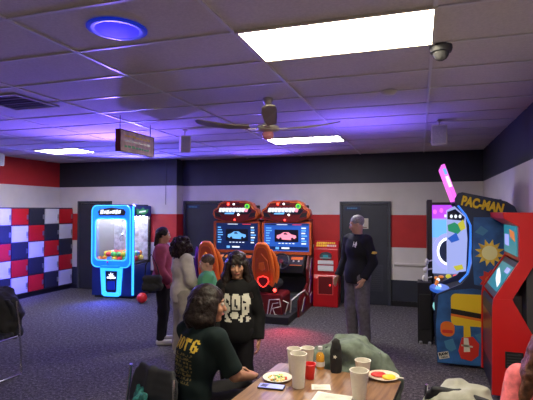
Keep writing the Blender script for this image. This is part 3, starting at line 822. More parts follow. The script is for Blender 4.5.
    # dashboard, wheel, console
    b = MB(); b.prism([(ys+.03, .30), (ys+.03, 1.02), (ys-.12, 1.0), (ys-.28, .86), (ys-.28, .70), (ys-.10, .60), (ys-.08, .30)], -.40, .40, 'x', 'black'); b.build('dashboard', t, bevel=.01)
    b = MB(); b.prism([(ys-.285, .84), (ys-.13, .985), (ys-.135, .99), (ys-.29, .845)], -.32, -.14, 'x', 's_orange'); b.prism([(ys-.285, .84), (ys-.13, .985), (ys-.135, .99), (ys-.29, .845)], .14, .37, 'x', 'orange')
    for q in (.20, .30): b.ball((q, ys-.21, .915), .02, 'artwhite', 10)
    b.build('control_panel', t)
    b = MB(); cw = Vector((0, ys-.36, .92))
    Tm = Matrix.Translation(cw) @ Matrix.Rotation(math.radians(65), 4, 'X'); b.T = Tm
    b.tube([(.15*math.cos(2*PI*i/28), .15*math.sin(2*PI*i/28), 0) for i in range(28)], .016, 'black', 8, closed=True)
    for a in (0, PI, -PI/2): b.tube([(0, 0, .0), (.15*math.cos(a), .15*math.sin(a), 0)], .012, 'dkgrey', 8)
    b.lathe([(.04, -.02), (.04, .015), (.02, .02)], 'darkred', n=20); b.tube([(0, 0, 0), (0, 0, -.10)], .02, 'black'); b.build('steering_wheel', t, smooth=1)
    # base with pale zigzag graphics
    b = MB(); b.prism([(-.34, 0), (ys+.04, 0), (ys+.04, .30), (.70, .30), (.50, .12), (-.34, .12)], -.42, .42, 'x', 'blackmatte'); b.build('base', t, bevel=.01)
    # side wing beside footwell
    b = MB(); b.prism([(ys+.30, .0), (ys+.30, 1.02), (ys-.02, 1.00), (ys-.16, .78), (ys-.12, .50), (.62, .40), (.25, .30), (.25, .0)], .42, .46, 'x', 'darkred'); b.build('side_wing', t, bevel=.006); b = MB()
    b.prism([(ys+.30, .0), (ys+.30, 1.02), (ys-.02, 1.00), (ys-.16, .78), (ys-.12, .50), (.62, .40), (.25, .30), (.25, .0)], -.46, -.42, 'x', 'darkred'); b.build('side_wing', t, bevel=.006)
    b = MB()
    for q in ([(ys+.1, .95), (ys+.22, .95), (ys+.05, .66), (ys+.18, .60), (ys-.04, .30), (ys-.08, .34), (ys+.06, .55), (ys-.04, .60)],
              [(ys+.0, .25), (ys+.24, .30), (ys+.20, .12), (ys+.05, .1)], [(.40, .08), (.62, .30), (.70, .28), (.48, .06)]):
        b.prism(q, .46, .464, 'x', 'artwhite'); b.prism([(p[0]+.03, p[1]-.02) for p in q], .464, .466, 'x', 'purple')
    b.build('side_graphic', t)
    # low front pedestal box with graphics (seat base)
    b = MB(); b.prism(rrect(-.27, .27, .02, .46, .06), -.16, .36, 'y', 'darkred'); b.build('seat_base', t, bevel=.02)
    b = MB()
    for q in ([(-.24, .06), (-.06, .10), (-.07, .30), (-.23, .27)],): b.prism(q, -.170, -.160, 'y', 'artwhite'); b.prism([(-.20, .12), (-.1, .14), (-.12, .2), (-.2, .18)], -.174, -.170, 'y', 'artred')
    b.tube([(0, -.168, .08), (.04, -.168, .36), (.22, -.168, .38), (.24, -.168, .26), (.10, -.168, .22), (.14, -.168, .12), (.24, -.168, .10)], .010, 'artwhite', 6)
    b.tube([(.03, -.168, .04), (.10, -.168, .30), (.20, -.168, .32)], .008, 'artwhite', 6)
    b.build('base_graphic', t)
    b = MB(); b.tube([(.35, .05, .12), (.38, .0, .34), (.44, .30, .40), (.47, .62, .42), (.47, .85, .30)], .014, 'artwhite', 8); b.tube([(.30, -.1, .12), (.36, -.12, .32), (.28, -.16, .36)], .012, 'artwhite', 8); b.build('frame_tube', t, smooth=1)
    b = MB(); b.ball((.42, .62, .17), .022, 'ledred', 10); b.ball((.34, .64, .16), .018, 'ledred', 10); b.build('floor_lights', t, smooth=60)
    # bucket seat (back towards the room)
    sx = -.09
    S = Sdf((-.42, -.35, .35), (.40, .65, 1.5), .011)
    S.cone((sx, .02, .56), (sx, .42, .53), .13, .12, k=.06); S.cone((sx-.13, .02, .58), (sx-.13, .40, .57), .09, .08, k=.05); S.cone((sx+.13, .02, .58), (sx+.13, .40, .57), .09, .08, k=.05)
    S.build('seat_cushion', t, 'blackmatte')
    b = MB(); b.T = Matrix.Translation((sx, -.02, .55)) @ Matrix.Rotation(math.radians(12), 4, 'X')
    half = [(.17, .0), (.195, .12), (.20, .30), (.185, .48), (.155, .64), (.125, .74), (.07, .80)]
    outl = half+[(-x, z) for x, z in reversed(half)]
    b.prism(outl, -.045, .03, 'y', 'orange'); b.build('seat_back_shell', t, smooth=50, bevel=.03, seg=4)
    for q in (-1, 1):
        b = MB(); b.T = Matrix.Translation((sx, -.02, .55)) @ Matrix.Rotation(math.radians(12), 4, 'X')
        b.tube([(q*.17, .03, .02), (q*.20, .09, .15), (q*.205, .11, .32), (q*.18, .09, .50), (q*.14, .04, .66)], [.03, .045, .05, .045, .02], 'orange', 12); b.build('side_bolster', t, smooth=60)
    b = MB(); b.T = Matrix.Translation((sx, -.02, .55)) @ Matrix.Rotation(math.radians(12), 4, 'X')
    b.prism([(x*.75, z*.92+.03) for x, z in outl], .03, .06, 'y', 'blackmatte'); b.prism([(x*.72, z*.80+.08) for x, z in outl], -.056, -.045, 'y', 'orange_dk'); b.build('seat_back_padding', t, bevel=.01)
    b = MB()    # glowing rear badge and dark inset on seat back
    b.T = Matrix.Translation((0, -.02, .55)) @ Matrix.Rotation(math.radians(12), 4, 'X') @ Matrix.Translation((0, -.16, -.52))
    b.prism([(sx-.10, 1.02), (sx-.12, .84), (sx, .76), (sx+.12, .84), (sx+.10, 1.02), (sx, 1.14)], .075, .105, 'y', 's_orange' if left else 'orange_dk')
    b.prism([(sx-.05, .98), (sx-.06, .88), (sx, .84), (sx+.06, .88), (sx+.04, 1.0)], .068, .076, 'y', 'artpale' if left else 'orange')
    b.build('seat_back_badge', t, bevel=.006)
    b = MB()
    S_ = [(.10, .0), (.085, .06), (0, .085), (-.085, .06), (-.10, 0), (-.05, -.075), (0, -.10), (.05, -.075)]
    b.tube([(sx+.02+p[0], -.175, .72-.05+p[1]) for p in S_], .010, 'ringred', 8, closed=True); 
    b.tube([(sx+.02, -.16, .67), (sx+.02, -.02, .68)], .02, 'blackmatte'); b.prism([(sx+.02+p[0]*.9, .67+p[1]*.9) for p in S_], -.172, -.15, 'y', 'darkred')
    b.build('ring_light', t, smooth=1)
    b = MB(); b.ball((.14, -.18, .53), .030, 'ledred', 14); b.lathe([(.045, 0), (.045, .04)], 'black', T=Matrix.Translation((.14, -.16, .53)) @ Matrix.Rotation(-PI/2, 4, 'X')); b.build('rear_lamp', t, smooth=60)
    if left:
        b = MB(); b.prism([(-.02, .60), (.22, .72), (.18, 1.02), (.0, 1.22), (-.06, 1.0)], sx-.30, sx-.262, 'x', 'purple'); b.build('side_fin', t, bevel=.01)
    return t
racing(-3.50, 7.72, True, 'left racing game with blue car on its dark blue screen and orange seat')
racing(-2.46, 7.72, False, 'right racing game with pink car on bright blue screen and red ring light')

# ================================================================ red prize kiosk
t = empty('ticket_kiosk', (-1.735, 9.0, 0), math.radians(3), 'narrow red kiosk with yellow writing on top between racing game and door', 'kiosk')
b = MB(); prof = [(-.02, 0), (.45, 0), (.45, 1.26), (.20, 1.28), (.06, 1.12), (.02, .62), (-.02, .55)]
b.prism(prof, -.245, .245, 'x', 'redk'); b.build('cabinet_body', t, bevel=.02, seg=3)
b = MB(); b.T = Matrix.Translation((0, .13, 1.195)) @ Matrix.Rotation(math.radians(-41), 4, 'X')
b.box(-.22, .22, -.012, 0, -.09, .10, 'redk')
rr = random.Random(9)
for row, z in enumerate((.035, -.03)):
    x = -.20
    while x < -.02: 
        w = rr.uniform(.025, .045); b.prism([(x, z-.02), (x+w, z-.022), (x+w+.01, z+.024), (x+.008, z+.028)], -.018, -.012, 'y', 'yellow'); x += w+.01
    x = .02
    while x < .18:
        w = rr.uniform(.02, .04); b.box(x, x+w, -.018, -.012, z-.02, z+.02, 'artwhite' if row else 'yellow'); x += w+.01
b.build('header_sign', t)
b = MB(); b.prism(circ(0, .99, .12, .075), -.0, .06, 'y', 'dkgrey'); b.box(-.05, .05, -.012, 0, .965, 1.01, 's_teal'); b.box(-.11, .11, -.004, .05, .935, .965, 'grey'); b.build('card_reader', t, bevel=.005)
for z0, z1 in ((.83, .90), (.70, .80)):
    b = MB(); b.box(-.15, .15, -.01, .045, z0, z1, 'white'); b.box(-.13, .13, -.012, -.01, z0+.015, z0+.02, 'grey'); b.build('notice_panel', t, bevel=.004)
b = MB(); ringprism(b, [(-.15, .24), (.15, .24), (.15, .60), (-.15, .60)], [(-.135, .255), (.135, .255), (.135, .585), (-.135, .585)], -.035, -.01, 'y', mat('red_edge', (.75, .08, .07), .3)); b.box(-.135, .135, -.028, -.018, .255, .585, 'darkred')
b.build('service_door', t); b = MB(); b.ball((.09, -.03, .43), .018, 'ringred', 10); b.build('lock_light', t, smooth=60)
# cream switch box beside kiosk
b = MB(); b.box(-.09, .09, -.05, 0, 0, .55, 'cream'); b.box(-.07, .07, -.056, -.05, .03, .25, 'cream'); b.box(-.07, .07, -.056, -.05, .29, .52, 'cream')
o = b.build('wall_box', bevel=.006); o.location = (-2.03, WY-.03, .62); tag(o, 'tall cream electrical box on the wall behind the racing game, left of the red kiosk', 'electrical box')

# ================================================================ ring light game (back right corner)
t = empty('ring_game', (.115, 7.30, 0), 0, 'black arcade machine with glowing ring, purple header and pale blue panel', 'arcade machine')
b = MB()
b.box(0, .07, 0, .85, 0, 2.04, 'black'); b.box(.95, 1.0, 0, .85, 0, 2.04, 'black'); b.box(.07, .95, .10, .85, 0, 1.98, 'blackmatte'); b.box(.07, .95, 0, .12, 1.96, 2.0, 'black')
b.build('cabinet_body', t, bevel=.008)
b = MB(); b.box(.07, .95, .04, .10, 1.76, 1.96, 's_purple')
rr = random.Random(2)
for i in range(9): x = .11+i*.09; b.prism(circ(x, 1.86+.02*(i % 2), .026, .035, 10), .034, .04, 'y', 's_pinkpurple')
for i in range(6): b.box(.24+i*.06, .275+i*.06, .030, .036, 1.78, 1.82, 's_white')
b.build('header', t)
b = MB(); b.box(.07, .95, .05, .10, .95, 1.76, 's_paleblue'); b.box(.07, .30, .045, .05, 1.48, 1.74, 's_cyan'); b.build('playfield', t)
b = MB()
ringprism(b, circ(.30, 1.28, .225, .27, 40), circ(.30, 1.28, .165, .205, 40), .03, .05, 'y', 's_lav')
ringprism(b, circ(.30, 1.28, .165, .205, 40), circ(.30, 1.28, .135, .172, 40), .01, .05, 'y', 'glowwhite')
b.prism(circ(.30, 1.28, .135, .172, 40), .035, .05, 'y', 'artnavy'); b.build('ring_light', t)
b = MB(); b.prism([(-.24, .72), (-.26, .86), (-.05, .95), (.05, .95), (.05, .72)], .08, .9, 'x', 'black'); b.box(.10, .92, -.20, .04, 0, .74, 'blackmatte'); b.build('control_console', t, bevel=.01)
b = MB()
for i, mm in enumerate(('s_orange', 's_yellow', 's_red', 's_orange')): b.ball((.18+i*.1, -.15, .93+.01*i), .04, mm, 12, (1, .8, .5+.3*(i % 2)))
b.build('console_buttons', t, smooth=60)
b = MB(); b.box(-.14, .05, -.33, -.02, 0, .86, 'blackmatte'); b.box(-.12, .03, -.34, -.33, .2, .7, 'black'); b.build('side_pedestal', t, bevel=.01)
for k in range(3):
    b = MB(); b.T = Matrix.Translation((.08, -.28, 0)); b.ball((-.13+.02*k, .10, .90+.12*k), .035, 'artwhite', 12, (.8, .8, 1.3)); b.tube([(-.13+.02*k, .10, .86), (-.13+.02*k, .12, .90+.12*k)], .012, 'white', 8); b.tube([(-.13+.02*k, .10, .9+.12*k), (-.02, .14, .92+.12*k)], .010, 'white', 8); b.build('holder_clip', t, smooth=60)
b = MB()
for px in (-.10, .02): b.lathe([(.02, 0), (.025, .02), (.02, .04)], 'grey', (px, -.36, .0), 10)
b.build('caster', t, smooth=1)

# ================================================================ PAC-MAN cabinet
t = empty('video_game_cabinet', (0, 6.06, 0), 0, 'tall arcade cabinet with blue cartoon-style side art and yellow lettered title', 'arcade machine')
side = [(.20, .03), (1.09, .03), (1.09, 1.86), (1.06, 1.93), (.98, 1.985), (.90, 2.01), (.50, 2.10), (.45, 2.09), (.41, 2.02), (.42, 1.95), (.52, 1.84), (.57, 1.72), (.585, 1.55), (.60, 1.25), (.56, 1.10), (.48, 1.00), (.34, .93), (.20, .86), (.17, .80), (.185, .50)]
for nm, y0 in (('near', 0), ('far', .78)):
    b = MB(); b.prism(side, y0, y0+.03, 'y', 'artnavy')
    o = b.build('side_panel', t, bevel=.003)
b = MB()
def art(p, m, k=1): b.prism(p, -.0015*k, 0, 'y', m)
art([(.205, .04), (1.085, .04), (1.085, .88), (.60, .95), (.36, .915), (.22, .85), (.19, .5)], 'artblue', 1)
art([(.62, 1.0), (1.085, .9), (1.085, 1.80), (.62, 1.80), (.605, 1.30)], 'artblue', 1)
art(star(.79, 1.38, .10, .165, 12, .3), 'artgold', 2); art(circ(.79, 1.38, .085), 'artpale', 3)
art([(.63, 1.62), (.70, 1.70), (.78, 1.64), (.72, 1.58)], 'artlight', 2); art([(.92, 1.72), (1.0, 1.76), (1.03, 1.66)], 'artlight', 2)
art(star(.80, 1.06, .09, .13, 9, .1), 'artred', 2); art(circ(.80, 1.06, .06, .05), 'artorange', 3)
# plain generic lozenges in the colours of the artwork
art(rrect(.36, .98, .50, .88, .06), 'artyellow', 3)
art([(.36, .70), (.98, .62), (.98, .56), (.36, .64)], 'artblack', 4); art([(.36, .64), (.98, .56), (.98, .53), (.36, .61)], 'artorange', 5)
art(rrect(.24, .40, .36, .54, .07), 'artorange', 4); art(rrect(.26, .38, .40, .44, .015), 'artred', 5)
art([(.50, .52), (.57, .52), (.58, .36), (.50, .36)], 'artyellow', 4)
art([(.48, .36), (.60, .38), (.67, .30), (.66, .16), (.58, .09), (.47, .11), (.44, .20)], 'artred', 5)
art([(.50, .36), (.55, .36), (.57, .20), (.50, .19)], 'artwhite', 6); art([(.47, .28), (.60, .27), (.60, .25), (.47, .26)], 'artwhite', 6)
art([(.28, .30), (.38, .34), (.42, .22), (.36, .18), (.30, .22)], 'artlight', 2); art([(.62, .40), (.72, .44), (.70, .30), (.66, .34)], 'artlight', 2)
b.build('side_artwork', t)
b = MB(); Tt = Matrix.Translation((.715, -.004, 1.945)) @ Matrix.Rotation(math.radians(13), 4, 'Y') @ FRONT
b.text('PAC-MAN', .150, 'artblack', Tt @ Matrix.Diagonal((.70, 1, 1, 1)), .002, bold=.016)
b.text('PAC-MAN', .150, 'artyellow', Matrix.Translation((0, -.003, 0)) @ Tt @ Matrix.Diagonal((.70, 1, 1, 1)), .002, bold=.008)
b.build('title_lettering', t)
b = MB(); Tt = Matrix.Translation((.275, -.004, .13)) @ Matrix.Rotation(math.radians(-14), 4, 'Y')
b.add([(-.06, 0, -.04), (.06, 0, -.04), (.06, 0, .04), (-.06, 0, .04), (-.06, .002, -.04), (.06, .002, -.04), (.06, .002, .04), (-.06, .002, .04)], [(0, 1, 2, 3), (7, 6, 5, 4), (0, 4, 5, 1), (1, 5, 6, 2), (2, 6, 7, 3), (3, 7, 4, 0)], 'artwhite', Tt)
b.text('RAW', .045, 'artblack', Tt @ Matrix.Translation((0, -.001, .014)) @ FRONT, .001, bold=.003); b.text('THRILLS', .022, 'artblack', Tt @ Matrix.Translation((0, -.001, -.022)) @ FRONT, .001, bold=.001); b.build('maker_sticker', t)
# body between the panels
b = MB(); b.prism([(.24, .05), (1.08, .05), (1.08, 1.9), (.95, 1.95), (.68, 1.93), (.70, 1.20), (.62, .98), (.26, .84)], .03, .78, 'y', 'blackmatte'); b.build('cabinet_body', t)
b = MB(); b.prism([(.62, 1.05), (.66, 1.04), (.70, 1.85), (.66, 1.85)], .04, .77, 'y', 's_blue'); b.build('screen', t)
# playfield card on far panel, lit, with colourful pictures
b = MB(); yy = .775
pf = [(.36, 1.02), (.60, 1.06), (.62, 1.5), (.60, 1.80), (.46, 1.94), (.36, 1.88)]
b.prism(pf, yy, yy+.035, 'y', 's_paleblue')
b.prism([(.37, 1.68), (.46, 1.72), (.57, 1.64), (.50, 1.56), (.38, 1.60)], yy-.004, yy, 'y', 's_green'); b.prism([(.50, 1.70), (.57, 1.76), (.60, 1.64), (.54, 1.60)], yy-.006, yy-.002, 'y', 's_yellow')
b.prism([(.37, 1.50), (.48, 1.58), (.52, 1.48), (.42, 1.44)], yy-.005, yy, 'y', 's_blue'); b.prism([(.44, 1.12), (.55, 1.15), (.57, 1.09), (.48, 1.06)], yy-.005, yy, 'y', 's_yellow')
b.prism([(.37, 1.76), (.58, 1.74), (.59, 1.79), (.47, 1.90), (.37, 1.86)], yy-.004, yy, 'y', 's_dark')
for i in range(3): b.prism(circ(.42+.055*i, 1.80, .018, .025, 12), yy-.008, yy-.004, 'y', 's_white')
b.build('lit_backboard', t)
b = MB(); ed = [(.46, 1.94), (.55, 1.82), (.60, 1.70), (.60, 1.45), (.585, 1.25), (.56, 1.12), (.47, 1.02)]
b.tube([(p[0]-.015, .0, p[1]) for p in ed], .012, mat('edge_glow', (.05, .2, .8), .3, emit=(.04, .22, .9), es=.8), 8)
b.build('blue_edge_trim', t, smooth=1)
# leaning marquee on top, tipped forward
b = MB(); T = Matrix.Translation((.44, .0, 1.98)) @ Matrix.Rotation(math.radians(-19), 4, 'Y'); b.T = T
b.box(-.02, .02, .03, .78, 0, .50, 'black'); b.build('marquee_box', t, bevel=.005)
b = MB(); b.T = T
b.box(-.026, -.02, .05, .76, .02, .48, 's_pinkpurple'); b.box(-.022, .022, .022, .03, .01, .49, 's_pinkpurple')
b.box(-.024, .012, .018, .022, .20, .34, 's_white'); b.box(-.02, .015, .018, .022, .36, .44, 's_cyan'); b.box(-.015, .02, .018, .022, .05, .15, 's_pinkpurple')
b.build('marquee_face', t)
# control tray, lit blue
b = MB(); b.prism(circ(.245, .34, .12, .30, 32), .86, .90, 'z', 's_blue'); b.build('control_tray', t, bevel=.012)
for (x, y, mm) in ((.22, .16, 's_cyan'), (.24, .34, 's_white'), (.22, .50, 's_orange')):
    b = MB(); b.lathe([(.03, .90), (.03, .915), (.02, .93)], mm, (x, y, 0), 16); b.tube([(x, y, .93), (x-.01, y, .97)], .006, 'chrome', 8); b.ball((x-.01, y, .99), .022, 's_orange' if mm != 's_white' else 's_white', 12); b.build('joystick', t, smooth=60)
b = MB(); b.ball((.20, .08, .70), .055, mat('teal_orb', (.3, .7, .65), .2, emit=(.25, .7, .65), es=.5), 16, (.85, .85, 1.1)); b.tube([(.20, .08, .74), (.22, .10, .87)], .012, 'chrome', 8); b.build('lit_orb', t, smooth=60)

# ================================================================ red cabinet at the right
t = empty('red_arcade_cabinet', (0, 5.13, 0), 0, 'red arcade cabinet at the right edge with sloping control panel and diamond opening', 'arcade machine')
rs = [(.68, .05), (1.13, .05), (1.13, 1.86), (.79, 1.86), (.80, 1.80), (.935, 1.72), (.935, 1.38), (.70, 1.00), (.69, .92)]
def redside(y0, y1):
    b = MB()
    # split around the diamond opening (.87,.99)-(1.05,1.32)-(1.13,1.2..)-(1.05,.67)
    dm = [(.87, 1.0), (1.06, 1.34), (1.13, 1.34)]
    b.prism([(.70, 1.00), (.87, 1.0), (1.06, 1.34), (1.13, 1.34), (1.13, 1.86), (.79, 1.86), (.80, 1.80), (.935, 1.72), (.935, 1.38)], y0, y1, 'y', 'red')
    b.prism([(.68, .05), (1.13, .05), (1.13, .64), (1.06, .64), (.87, 1.0), (.70, 1.0), (.69, .92)], y0, y1, 'y', 'red')
    return b
redside(0, .03).build('side_panel', t, bevel=.003); redside(.84, .87).build('side_panel', t, bevel=.003)
b = MB(); b.box(1.00, 1.13, .03, .84, .60, 1.40, 'dkgrey'); b.box(.92, 1.0, .25, .5, .70, 1.0, 'grey'); b.tube([(.95, .06, 1.18), (1.02, .06, 1.22), (1.12, .06, 1.20)], .012, 'grey', 8); b.build('inner_frame', t, bevel=.01)
b = MB(); b.box(.80, .96, -.008, 0, .33, .49, 'black')
for k in range(5): b.box(.815, .945, -.012, -.008, .345+k*.028, .357+k*.028, 'dkgrey')
b.build('vent_grille', t)
b = MB(); b.prism([(.70, .05), (.73, .05), (.75, .92), (.72, .96), (.70, .92)], .03, .84, 'y', 'artblack')
b.prism([(.694, .30), (.70, .30), (.70, .80), (.694, .80)], .10, .78, 'y', 'darkred'); b.build('front_panel', t)
b = MB(); b.prism([(-.0, 0), (.02, 0), (.02, .42), (.0, .42)], .04, .83, 'y', 'dkgrey', Matrix.Translation((.715, 0, 1.0)) @ Matrix.Rotation(math.radians(32), 4, 'Y')); b.build('control_panel', t)
b = MB(); b.T = Matrix.Translation((.715, 0, 1.0)) @ Matrix.Rotation(math.radians(32), 4, 'Y')
b.box(-.006, 0, .10, .77, .06, .36, 's_teal'); b.prism([(.2, .10), (.5, .16), (.7, .24), (.68, .28), (.4, .22), (.22, .16)], -.009, -.006, 'x', 's_white'); b.box(-.009, -.006, .15, .35, .27, .33, 's_lav'); b.build('lower_screen', t)
b = MB(); b.box(.935, .97, .03, .84, 1.38, 1.74, 'redk'); b.build('screen_surround', t)
b = MB(); b.box(.925, .935, .08, .80, 1.42, 1.72, 's_teal'); b.prism([(.15, 1.56), (.4, 1.60), (.45, 1.68), (.2, 1.66)], .921, .925, 'x', 's_orange'); b.box(.921, .925, .5, .72, 1.5, 1.62, 's_lav'); b.build('upper_screen', t)
b = MB(); b.prism([(.79, 1.86), (1.13, 1.86), (1.13, 1.75), (.935, 1.72), (.80, 1.80)], .03, .84, 'y', 'red'); b.build('header', t, bevel=.004)

# ================================================================ chairs
def stack_chair(loc, rz, lab, group=None, name='stacking_chair', sz=1):
    t = empty(name, loc, rz, lab, 'chair', group); t.scale = (1, 1, sz)
    # faces -Y; seat .45
    for q in (-1, 1):
        b = MB(); x = q*.25
        b.tube([(x*.9, .20, .84), (x, .215, .60), (x, .23, .46), (x, .25, .25), (x, .26, .03), (x, .24, .011), (x, -.20, .011), (x, -.235, .03), (x, -.22, .25), (x, -.20, .43), (x*.97, -.14, .445), (x*.97, .20, .445)], .011, 'chrome', 8)
        b.build('sled_leg', t, smooth=1)
    S = Sdf((-.28, -.28, .38), (.28, .27, .53), .011); S.cone((-.16, -.16, .465), (.16, -.16, .465), .03, k=.04)
    for y in (-.15, -.07, .01, .09, .16): S.cone((-.20, y, .468), (.20, y, .468), .03, k=.05)
    S.build('seat', t, 'chairpad')
    S = Sdf((-.30, .10, .50), (.30, .34, .98), .011)
    for i in range(7):
        z = .575+i*.045; w = [.17, .20, .21, .21, .205, .19, .155][i]
        S.cone((-w, .215-.01*i+.0, z), (0, .245-.01*i, z), .022, k=.04); S.cone((w, .215-.01*i, z), (0, .245-.01*i, z), .022, k=.04)
    S.build('backrest', t, 'chairpad')
    return t

def drape(name, loc, rz, lab, mat_, seed, w=.30, top=.93, drop=.42, hood=True, h=.010, front=.30, sz=1):
    t = empty(name, loc, rz, lab, 'jacket'); t.scale = (1, 1, sz)
    S = Sdf((-w-.2, -.28, .38), (w+.2, .50, 1.10), h)
    # cloth arched over a chair back
    n = 19
    for i in range(n):
        u = -1+2*i/(n-1); x = u*w; z = top-.16*abs(u)**2.2; y0 = .15; yb = .275
        S.cone((x, y0, z-.04), (x, yb, z-.04), .030, k=.05)
        S.cone((x, y0-.0, z-.04), (x*1.05, y0-.04, z-front), .022, .024, k=.05)
        S.cone((x, .215, z-.06), (x*1.06, .20, z-front), .055, k=.05)
        S.cone((x, yb, z-.04), (x*1.08, yb+.04, z-drop), .026, .030, k=.05)
    for q in (-1, 1):   # sleeves hanging
        S.cone((q*w, .22, top-.12), (q*(w+.07), .23, top-.26), .055, .06, k=.05); S.cone((q*(w+.07), .23, top-.26), (q*(w+.06), .20, top-.50), .06, .042, k=.05)
    S.cone((-.10, .29, top-.01), (.10, .29, top-.01), .035, k=.05)   # collar
    S.wrinkle(.010, 30, seed)
    S.build('cloth', t, mat_)
    return t

# ---- table
t = empty('cafe_table', (-.60, 2.86, 0), math.radians(-6), 'brown wood-grain table with cups, plates and papers on it', 'table')
b = MB(); b.prism(rrect(-.44, .44, -.62, .44, .03), .722, .75, 'z', 'wood'); b.build('table_top', t, bevel=.003)
b = MB(); ringprism(b, rrect(-.443, .443, -.623, .443, .032), rrect(-.438, .438, -.618, .438, .030), .720, .748, 'z', 'blackmatte'); b.build('edge_band', t)
b = MB(); b.tube([(0, -.1, .03), (0, -.1, .70)], .038, 'blackmatte', 16); b.box(-.25, .25, -.35, .15, .70, .722, 'blackmatte'); b.build('pedestal', t, smooth=1)
b = MB()
for a in range(4):
    c, s_ = math.cos(a*PI/2+PI/4), math.sin(a*PI/2+PI/4); b.tube([(0, -.1, .04), (c*.36, -.1+s_*.36, .016)], [.03, .016], 'blackmatte', 10)
b.build('base', t, smooth=1)
ZT = .75
def cup(x, y, lab, r0=.033, r1=.048, hh=.17, m='foam', lean=0, group=None):
    t = empty('foam_cup' if m == 'foam' else 'plastic_cup', (x, y, ZT), 0, lab, 'cup', group)
    b = MB(); b.lathe([(r0*.9, 0), (r0, .002), (r1, hh-.006), (r1+.003, hh-.004), (r1+.003, hh), (r1-.003, hh), (r1-.004, hh-.01), (r0-.003, .008), (1e-5, .008)], m, n=32, caps=False)
    b.lathe([(1e-5, 0), (r0*.9, 0)], m, n=32, caps=False); b.build('cup_wall', t, smooth=1)
    return t
cup(-.738, 2.915, 'large white foam cup nearest the phone, in front of the other cups', .037, .053, .215)
cup(-.835, 3.175, 'white foam cup half hidden behind the large foam cup, left of the pair', .035, .049, .165)
cup(-.765, 3.29, 'white foam cup behind the red cup, left of the juice bottle', .033, .047, .145)
cup(-.36, 3.165, 'short white foam cup in front of the colourful plate', .036, .051, .135)
cup(-.345, 2.84, 'white foam cup nearest the camera beside the papers', .038, .055, .175)
# red cup lying/standing
t = empty('plastic_cup', (-.705, 3.09, ZT), 0, 'red plastic cup half hidden behind the large foam cup', 'cup')
b = MB(); b.lathe([(.028, 0), (.030, .003), (.042, .095), (.045, .100), (.040, .100), (.027, .01), (1e-5, .01)], 'redplastic', n=28, caps=False); b.lathe([(1e-5, 0), (.028, 0)], 'redplastic', caps=False); b.build('cup_wall', t, smooth=1)
# juice
t = empty('juice_bottle', (-.675, 3.30, ZT), 0, 'small clear bottle of orange juice with white cap and label', 'bottle')
b = MB(); b.lathe([(.026, 0), (.029, .006), (.030, .06), (.029, .095), (.017, .115), (1e-5, .115)], 'juice', n=24); b.build('juice', t, smooth=1)
b = MB(); b.lathe([(.028, .0), (.031, .005), (.0315, .095), (.028, .108), (.014, .130), (.013, .142)], 'glass', n=24, caps=False); b.build('bottle_wall', t, smooth=1)
b = MB(); b.lathe([(.0322, .022), (.0322, .055)], 'white', n=24, caps=False); b.build('bottle_label', t, smooth=1)
b = MB(); b.lathe([(.016, .138), (.016, .158), (1e-5, .158)], 'white', n=20); b.build('cap', t, smooth=1)
# black pouch / umbrella
t = empty('black_pouch', (-.555, 3.26, ZT), math.radians(10), 'tall black zipped pouch with white emblem standing on the table', 'pouch')
S = Sdf((-.08, -.06, -.01), (.08, .06, .26), .005)
for i in range(9):
    z = .012+i*.025; w = [.026, .027, .028, .029, .029, .028, .025, .019, .010][i]
    S.ell((0, 0, z), (w+.012, .026-.001*i, .026), k=.02)
S.cone((.01, 0, .19), (.022, 0, .222), .008, .006, k=.01); S.cone((-.012, 0, .19), (-.026, .0, .212), .007, .005, k=.01)
S.cut((0, 0, 0), (0, 0, -1)); S.wrinkle(.0015, 60, 2); S.build('pouch_body', t, 'blackmatte')
b = MB(); b.prism(star(-.008, .115, .006, .013, 5), -.033, -.025, 'y', 'artwhite'); b.build('emblem', t)
# plates
def plate(x, y, r, lab, bits, m='plate'):
    t = empty('paper_plate', (x, y, ZT), 0, lab, 'plate')
    b = MB(); b.lathe([(1e-5, .002), (r*.7, .002), (r*.78, .008), (r, .016), (r, .018), (r*.77, .011), (r*.69, .005), (1e-5, .005)], m, n=36, caps=False)
    b.build('plate_dish', t, smooth=1)
    return t
t = plate(-.905, 3.005, .098, 'paper plate with crumbs and bits of food beside the phone', 0)
rr = random.Random(5); b = MB()
for i in range(70):
    a = rr.random()*6.28; q = rr.random()**.5*.062; z = .005; sz = rr.uniform(.004, .012)
    b.ball((q*math.cos(a), q*math.sin(a), z+sz*.3), sz, rr.choice(['artpale', 'artpale', 'artgold', 'artred', 'artgreen', 'artwhite']), 8, (1, rr.uniform(.6, 1.2), .5))
o = b.build('food_crumbs', smooth=60); o.location = (-.905, 3.005, ZT+.0035); tag(o, 'scattered crumbs and sprinkles of food on the left paper plate', 'food', kind='stuff')
t = plate(-.235, 3.26, .105, 'paper plate of red and yellow food at the back right of the table', 0, mat('plate_pattern', (.80, .66, .55), .5, var=.2, scale=18))
for nm, col, (x, y), sq, lab in (('slice', 'artred', (-.032, .012), (.052, .045, .014), 'red food slice on the right paper plate'), ('slice', 'artyellow', (.038, -.014), (.046, .044, .012), 'yellow food slice on the right paper plate')):
    S = Sdf((-.09, -.09, -.01), (.09, .09, .05), .004); S.ell((0, 0, .004), sq, k=.01); S.ell((.012, .012, .010), (sq[0]*.5, sq[1]*.5, .008), k=.01); S.wrinkle(.0015, 110, 4)
    S.cut((0, 0, 0), (0, 0, -1)); o = S.build('food_slice', None, col); o.location = (-.235+x, 3.26+y, ZT+.0085); tag(o, lab, 'food')
o = MB(); o.prism([(.0, -.01), (.05, -.016), (.05, -.002), (.0, .012)], 0, .004, 'z', 'artwhite'); f = o.build('plastic_fork'); 
f.location = (-.15, 3.235, ZT+.020); tag(f, 'small white plastic fork end on the rim of the right plate', 'fork')
